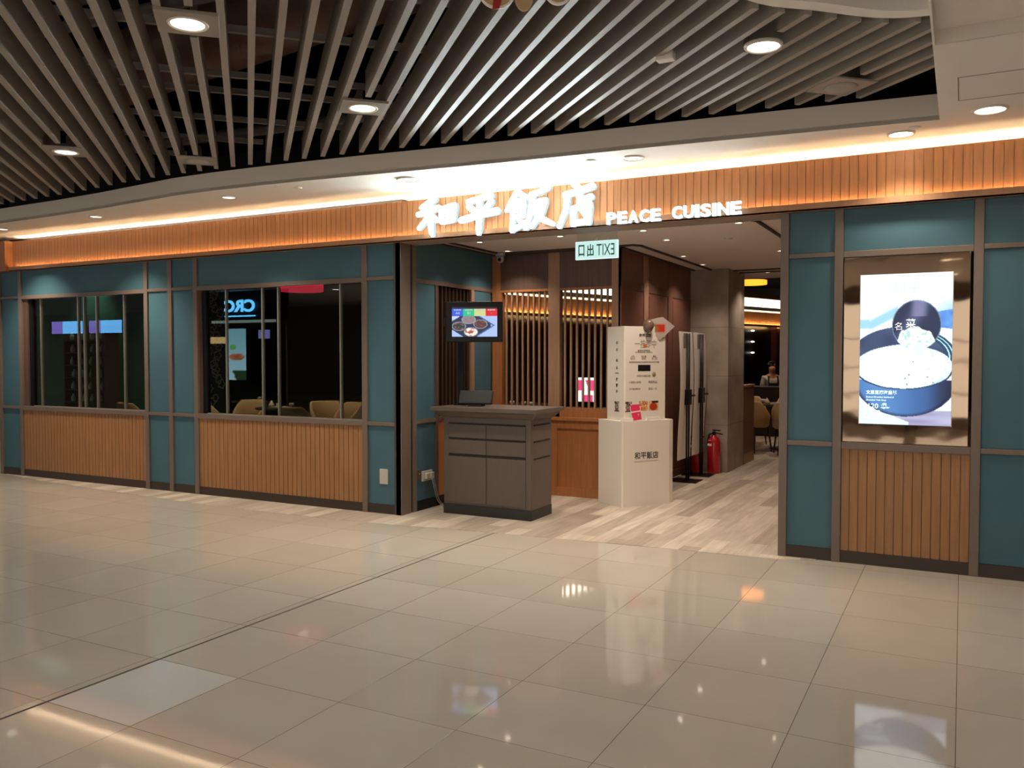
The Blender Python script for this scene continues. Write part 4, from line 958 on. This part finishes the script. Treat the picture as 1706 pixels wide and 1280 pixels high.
for x, y, rz, lab in [(-10.1, 3.45, 10, 'pale tub chair behind the second window, below the lit advertisement reflection'), (-9.85, 2.45, 120, 'dark tub chair at the lower left corner of the second window'), (-8.22, 3.58, -20, 'pale tub chair behind the second window, at its right end'),
        (-8.75, 3.75, 60, 'tub chair turned sideways behind the second window, left of the pale one'), (-8.25, 2.55, 170, 'dark round-backed tub chair behind the middle of the second window'), (-11.2, 2.2, 160, 'tub chair back showing at the lower right corner of the left window')]:
    dup(ch0, (x, y, 0), radians(rz), lab)
def make_table(lab, loc, r=.4, rect=False):
    t = thing('dining_table', lab, 'table', loc)
    if rect: MB().rbox(-.6, .6, -.35, .35, .72, .75, .006).build('tabletop', table_m, t)
    else: MB().lathe([(.001, .72), (r-.01, .72), (r, .73), (r, .745), (r-.01, .75), (.001, .75)], 32).build('tabletop', table_m, t)
    MB().tube([(0, 0, .03), (0, 0, .72)], .035, 12).build('pedestal', chair_leg, t); MB().lathe([(.2, 0), (.2, .015), (.05, .035), (.001, .035)], 24).build('foot', chair_leg, t)
    return t
make_table('round dark dining table with napkins past the stone column', (-2.60, 7.75, 0), .42)
make_table('dark dining table behind the middle of the second window', (-9.15, 3.10, 0), .34); make_table('dark dining table behind the left end of the second window', (-10.9, 4.4, 0), .4)
make_table('dark dining table seen through the left slatted screen', (-6.2, 5.5, 0), .6); make_table('dark dining table seen through the right slatted screen', (-5.0, 4.9, 0), .55)
def cup(x, y, lab, z=.75, group=None):
    return tag(MB().lathe([(.022, 0), (.036, .02), (.038, .065), (.033, .065), (.03, .02), (.001, .015)], 16, Matrix.Translation((x, y, z))).build('tea_cup', china), lab, 'cup', group)
def napk(x, y, lab, z=.75): return tag(MB().lathe([(.05, 0), (.045, .03), (.001, .10)], 5, Matrix.Translation((x, y, z))).build('folded_napkin', napkin), lab, 'napkin')
cup(-9.10, 3.05, 'white cup behind the second window just right of its third steel edge'); cup(-8.98, 3.2, 'white cup on the table behind the second window, rightmost of the pair')
tag(MB().rbox(-9.2, -8.92, 2.98, 3.14, .75, .765, .004).build('serving_tray', china), 'low white tray under the cups behind the second window', 'tray')
napk(-9.38, 3.2, 'small white folded napkin behind the second window, beside its third steel edge'); cup(-10.85, 4.45, 'white cup on the far table behind the second window, above the pale chair')
for x, y, lab in [(-2.80, 7.55, 'leftmost'), (-2.60, 7.5, 'middle'), (-2.38, 7.62, 'rightmost')]: napk(x, y, 'cream folded napkin on the dining table past the stone column, '+lab+' of three')
cup(-2.9, 7.75, 'small white cup on the dining table past the stone column')
for x, y, g in [(-6.65, 5.35, 0), (-6.45, 5.2, 1), (-6.28, 5.25, 2), (-6.05, 5.2, 3), (-5.9, 5.15, 4)]:
    cup(x, y, 'white cup on the table seen through the left slatted screen, %s of five' % ('leftmost', 'second from left', 'middle', 'second from right', 'rightmost')[g], .75, 'cups seen through the left slatted screen')
tag(MB().lathe([(.04, 0), (.05, .05), (.03, .14), (.015, .16), (.015, .2)], 16, Matrix.Translation((-6.72, 5.6, .75))).build('teapot', china), 'tall white pot behind the leftmost bars of the left slatted screen', 'teapot')
cup(-5.28, 4.75, 'white cup behind the first bars of the right slatted screen')
# pink promotional screen beyond the right slatted screen
pk = thing('pink_display', 'glowing pink and white display seen through the right slatted screen', 'display screen', (-4.72, 4.5, .75))
def pinkf(u, v):
    a = (.95, .98, .97); p_ = (.86, .25, .47)
    if v < .1: return a
    if v < .55: return p_ if (u < .45 or u > .66 or abs(u-.5-.5*(v-.3)) > .12) else a
    if v < .72: return a
    return p_ if .4 < u < .95 else a
MB().rbox(-.15, .15, .0, .03, .12, .48, .004).build('casing', black, pk); MB().box(-.04, .04, .0, .02, 0, .12).build('stand', black, pk)
picture('display', .28, .34, 28, 34, pinkf, face((-4.72, 4.498, 1.05), (1, 0, 0), (0, 0, 1)), pk, 1.3)
# display shelves behind the left window
shv = thing('display_shelf', 'dim tall shelf unit with rows of small pieces behind the left window', 'shelf', (-15.0, 4.2, 0))
MB().box(-.62, -.58, -.15, .15, 0, 2.1).box(.58, .62, -.15, .15, 0, 2.1).box(-.6, .6, .13, .15, 0, 2.1).build('carcass', red_wood, shv)
for i in range(6): MB().box(-.58, .58, -.14, .13, .62+i*.24, .64+i*.24).build('shelf_board', dark_wood, shv)
random.seed(11)
for i in range(6):
    for j in range(4):
        x = -15.42+j*.28+random.uniform(-.04, .04); z = .64+i*.24; r = random.uniform(.035, .055)
        o_ = MB().lathe([(r*.6, 0), (r, .03), (r*.9, .09), (r*.4, .12), (r*.45, .15)], 12, Matrix.Translation((x, 4.12, z))).build('small_pot', china)
        tag(o_, 'pale pot, %s on the %s board of the shelf behind the left window' % (('leftmost', 'second', 'third', 'rightmost')[j], ('lowest', 'second lowest', 'third lowest', 'third highest', 'second highest', 'highest')[i]), 'pot', 'pots on the shelf behind the left window')
# carved column behind the second window
fc = thing('carved_column', 'brown column carved with open flower shapes behind the left part of the second window', 'column', (-12.0, 4.5, 0))
MB().box(-.26, .26, 0, .12, 0, 3.55).build('shaft', mat('carved_backing', '120e0c', .6), fc)
cm_ = MB(); random.seed(3)
for i in range(34):
    a = random.uniform(-.2, .2); z = .6+i*.085; r = random.uniform(.07, .11)
    cm_.add(*(lambda R2, ring: ([Vector((a+(R2[k % 2])*cos(2*pi*(k//2)/12)*(1+.22*cos(5*2*pi*(k//2)/12)), -.012, z+(R2[k % 2])*sin(2*pi*(k//2)/12)*(1+.22*cos(5*2*pi*(k//2)/12)))) for k in range(24)], [(2*j, 2*j+1, (2*j+3) % 24, (2*j+2) % 24) for j in range(12)]))((r, r*.72), 0))
cm_.build('flower_carving', mat('carved_flower', 'a8947f', .5), fc)

# ---------------------------------------------------------------- waitress in the dining room
def person():
    t = thing('person', 'woman in white top and dark apron seated behind the far dining room counter', 'person', (-3.36, 10.85, 0), radians(25))
    skin = mat('skin_tone', 'b98268', .5); shirt = mat('white_blouse', 'c9c0b8', .7); apron = mat('black_apron', '17151a', .6); hair = mat('dark_hair', '15100f', .5)
    def skinned(verts, edges, radii, m, name, parent=t, sub=2):
        me = bpy.data.meshes.new(name); me.from_pydata(verts, edges, []); o = bpy.data.objects.new(name, me); COL.objects.link(o); o.parent = parent
        md = o.modifiers.new('skin', 'SKIN'); md.use_smooth_shade = True
        for v, r in zip(me.skin_vertices[0].data, radii): v.radius = r if isinstance(r, tuple) else (r, r)
        me.skin_vertices[0].data[0].use_root = True
        ms = o.modifiers.new('sub', 'SUBSURF'); ms.levels = sub; ms.render_levels = sub; me.materials.append(m); return o
    D_ = .25
    V = [(0, 0, .93), (0, 0, 1.08), (0, -.01, 1.25), (0, 0, 1.36), (0, -.01, 1.42), (0, -.02, 1.50), (0, -.02, 1.58),
         (.15, 0, 1.34), (.21, -.01, 1.10), (.15, -.20, 1.00), (.10, -.26, 1.0), (-.15, 0, 1.34), (-.21, -.01, 1.10), (-.15, -.20, 1.00), (-.10, -.26, 1.0),
         (.09, -.06, .90), (.11, -.20, .55), (.11, -.10, .33), (.11, -.20, .30), (-.09, -.06, .90), (-.11, -.20, .55), (-.11, -.10, .33), (-.11, -.20, .30)]
    V = [(a, b, c-D_) for a, b, c in V]
    Ed = [(0, 1), (1, 2), (2, 3), (3, 4), (4, 5), (5, 6), (3, 7), (7, 8), (8, 9), (9, 10), (3, 11), (11, 12), (12, 13), (13, 14), (0, 15), (15, 16), (16, 17), (17, 18), (0, 19), (19, 20), (20, 21), (21, 22)]
    Rr = [(.14, .10), (.12, .09), (.14, .10), (.10, .08), (.05, .05), (.075, .085), (.07, .08), .055, .04, .03, .028, .055, .04, .03, .028, .085, .055, .038, .03, .085, .055, .038, .03]
    body = skinned(V, Ed, Rr, skin, 'body')
    skinned([(a, b, c-D_) for a, b, c in [(0, 0, .98), (0, 0, 1.1), (0, -.01, 1.25), (0, 0, 1.35), (.15, 0, 1.34), (.20, -.01, 1.14), (-.15, 0, 1.34), (-.20, -.01, 1.14)]], [(0, 1), (1, 2), (2, 3), (3, 4), (4, 5), (3, 6), (6, 7)],
            [(.16, .12), (.135, .105), (.155, .118), (.11, .085), .068, .055, .068, .055], shirt, 'blouse')
    MB().ball((0, -.08, .90-D_), .19, .17, .11).build('skirt', apron, t)
    MB().box(-.10, .10, -.135, -.118, .95, 1.24).box(-.10, -.08, -.13, -.06, 1.22, 1.38).box(.08, .10, -.13, -.06, 1.22, 1.38).up(-D_).build('apron', apron, t)
    MB().ball((0, .02, 1.585), .088, .098, .098, fn=lambda q: q if q.y > -.03 else Vector((q.x, -.03, max(q.z, .03)))).ball((0, .10, 1.60), .045).up(-D_).build('hair', hair, t)
    MB().ball((0, -.105, 1.53), .010, .016, .02, 8, 6).up(-D_).build('nose', skin, t)
    for s in (-1, 1): MB().ball((s*.03, -.098, 1.555), .009, .006, .006, 8, 6).up(-D_).build('eye', mat('eye_dark', '1a1412', .3), t)
    MB().ball((0, -.098, 1.495), .022, .006, .006, 8, 6).up(-D_).build('mouth', mat('lips', '8a3f3a', .5), t)
    # five short fingers per hand resting on the counter edge
    for s in (-1, 1):
        hm = MB(); hm.ball((s*.10, -.275, 1.0), .032, .042, .014)
        for k in range(4): hm.tube([(s*.10+(k-1.5)*.016, -.30, 1.0), (s*.10+(k-1.5)*.018, -.335-.004*(1.5-abs(k-1.5)), .998), (s*.10+(k-1.5)*.018, -.36, .99)], .008, 6)
        hm.tube([(s*.10-s*.03, -.27, 1.0), (s*.10-s*.05, -.295, .998), (s*.10-s*.052, -.315, .994)], .009, 6); hm.up(-D_).build('hand', skin, t)
    return t
person()
sl = thing('stool', 'dark stool under the seated woman in the dining room', 'stool', (-3.36, 10.86, 0))
MB().lathe([(.001, .49), (.17, .49), (.18, .51), (.17, .53), (.001, .53)], 20).build('seat', chair_leg, sl)
for a_ in range(4): MB().tube([(.12*cos(a_*pi/2+.7), .12*sin(a_*pi/2+.7), .49), (.18*cos(a_*pi/2+.7), .18*sin(a_*pi/2+.7), 0)], .014, 8).build('leg', chair_leg, sl)
ct = thing('service_counter', 'dark service counter in front of the woman in the dining room', 'counter', (-3.4, 10.15, 0))
MB().rbox(-.9, 1.1, -.2, .2, 0, .92, .01).build('body', dining_dark, ct); MB().rbox(-.93, 1.13, -.23, .23, .92, .945, .005).build('top', table_m, ct)

# dining room downlights added as dim ambient light
for x, y, pw in ((-2.6, 7.8, 24), (-3.3, 10.2, 26), (-9.3, 2.6, 34), (-6.2, 5.0, 40), (-5.0, 3.4, 6), (-8.3, 2.9, 34), (-10.6, 2.8, 34)):
    downlight(x, y, 3.595, .05, 'small downlight added to brighten the dark dining room', pw*POWER['dine']/10, lens_dim, 'added downlights of the dining room ceiling', 0, 90, WARM)

# ---------------------------------------------------------------- shops opposite, seen only as reflections in the windows
op = thing('opposite_shop_sign', 'blue lit shop sign reading CRC across the mall, seen reflected in the second window', 'sign', (-15.46, -8.4, 2.7))
Mo = Matrix.Rotation(pi, 4, 'Z')
ot = MB(); put_text(ot, 'CRC', Mo @ face((0, -.02, .04), (1, 0, 0), (0, 0, 1)), w=1.0, h=.3, bold=.03, depth=.01); ot.build('letters', glow('blue_sign', (.12, .55, 1), 11), op)
MB().box(-.5, .5, -.0, .02, -.22, -.19).build('light_bar', MATS['blue_sign'], op); MB().box(-1.4, 1.5, -.05, -.03, -.3, .4).build('backing', black, op)
op2 = thing('opposite_shop', 'dark shop front with lit bands across the mall, seen reflected in the second window', 'shop front', (-15.5, -8.6, 0))
MB().box(-1.5, 1.3, -.05, .0, 0, 2.3).build('wall', dining_dark, op2); MB().box(-1.1, 1.0, .0, .03, 2.34, 2.5).build('lit_band', glow('band_glow', (.62, .8, .7), 1.6), op2)
MB().box(-1.15, -.42, .0, .03, 1.84, 2.0).build('yellow_band', glow('yellow_band', (1, .72, .28), 3.2), op2)
MB().box(-.05+.5, .8, .0, .02, 1.95, 2.16).build('small_screen', glow('lilac_screen', (.35, .4, 1), 2.4), op2); MB().box(.7, 1.0, .06, .08, 2.5, 2.95).build('purple_sign', glow('purple_sign', (.35, .5, 1), 5), op2)
def advert(u, v):
    b_ = mixc((.45, .66, .72), (.62, .80, .85), v)
    if ((u-.7)/.2)**2+((v-.36)/.05)**2 < 1: b_ = (.35, .65, .3)
    if v > .45 and ((u-.5)/.42)**2+((v-.55)/.07)**2 < 1: b_ = mixc((.75, .45, .25), (.5, .3, .2), vnoise(u*12, v*24))
    if v > .8 and u < .75-(v-.8): b_ = (.15, .25, .15)
    return b_
ad = thing('opposite_advert_screen', 'tall lit food advertisement across the mall, seen reflected in the second window', 'display screen', (-15.54, -8.36, 1.57))
MB().box(-.34, .34, -.03, .0, -.66, .66).build('casing', black, ad)
picture('display', .62, 1.24, 20, 40, advert, face((-15.54, -8.355, 1.57), (-1, 0, 0), (0, 0, 1)), ad, 5)
for x0, x1, lab in ((-22.63, -21.29, 'left'), (-21.0, -19.72, 'right')):
    t = thing('opposite_menu_screen', 'blue and purple menu screen across the mall, %s of two reflected in the left window' % lab, 'display screen', ((x0+x1)/2, -8.38, 2.32))
    MB().box(-.7, .7, -.03, .0, -.2, .2).build('casing', black, t)
    MB().box(-.66, .18, .0, .01, -.17, .17, Matrix.Scale(-1, 4, (1, 0, 0))).build('blue_half', glow('menu_blue', (.15, .5, 1), 7), t); MB().box(.18, .66, .0, .01, -.17, .17, Matrix.Scale(-1, 4, (1, 0, 0))).build('purple_half', glow('menu_purple', (.28, .22, .8), 4), t)
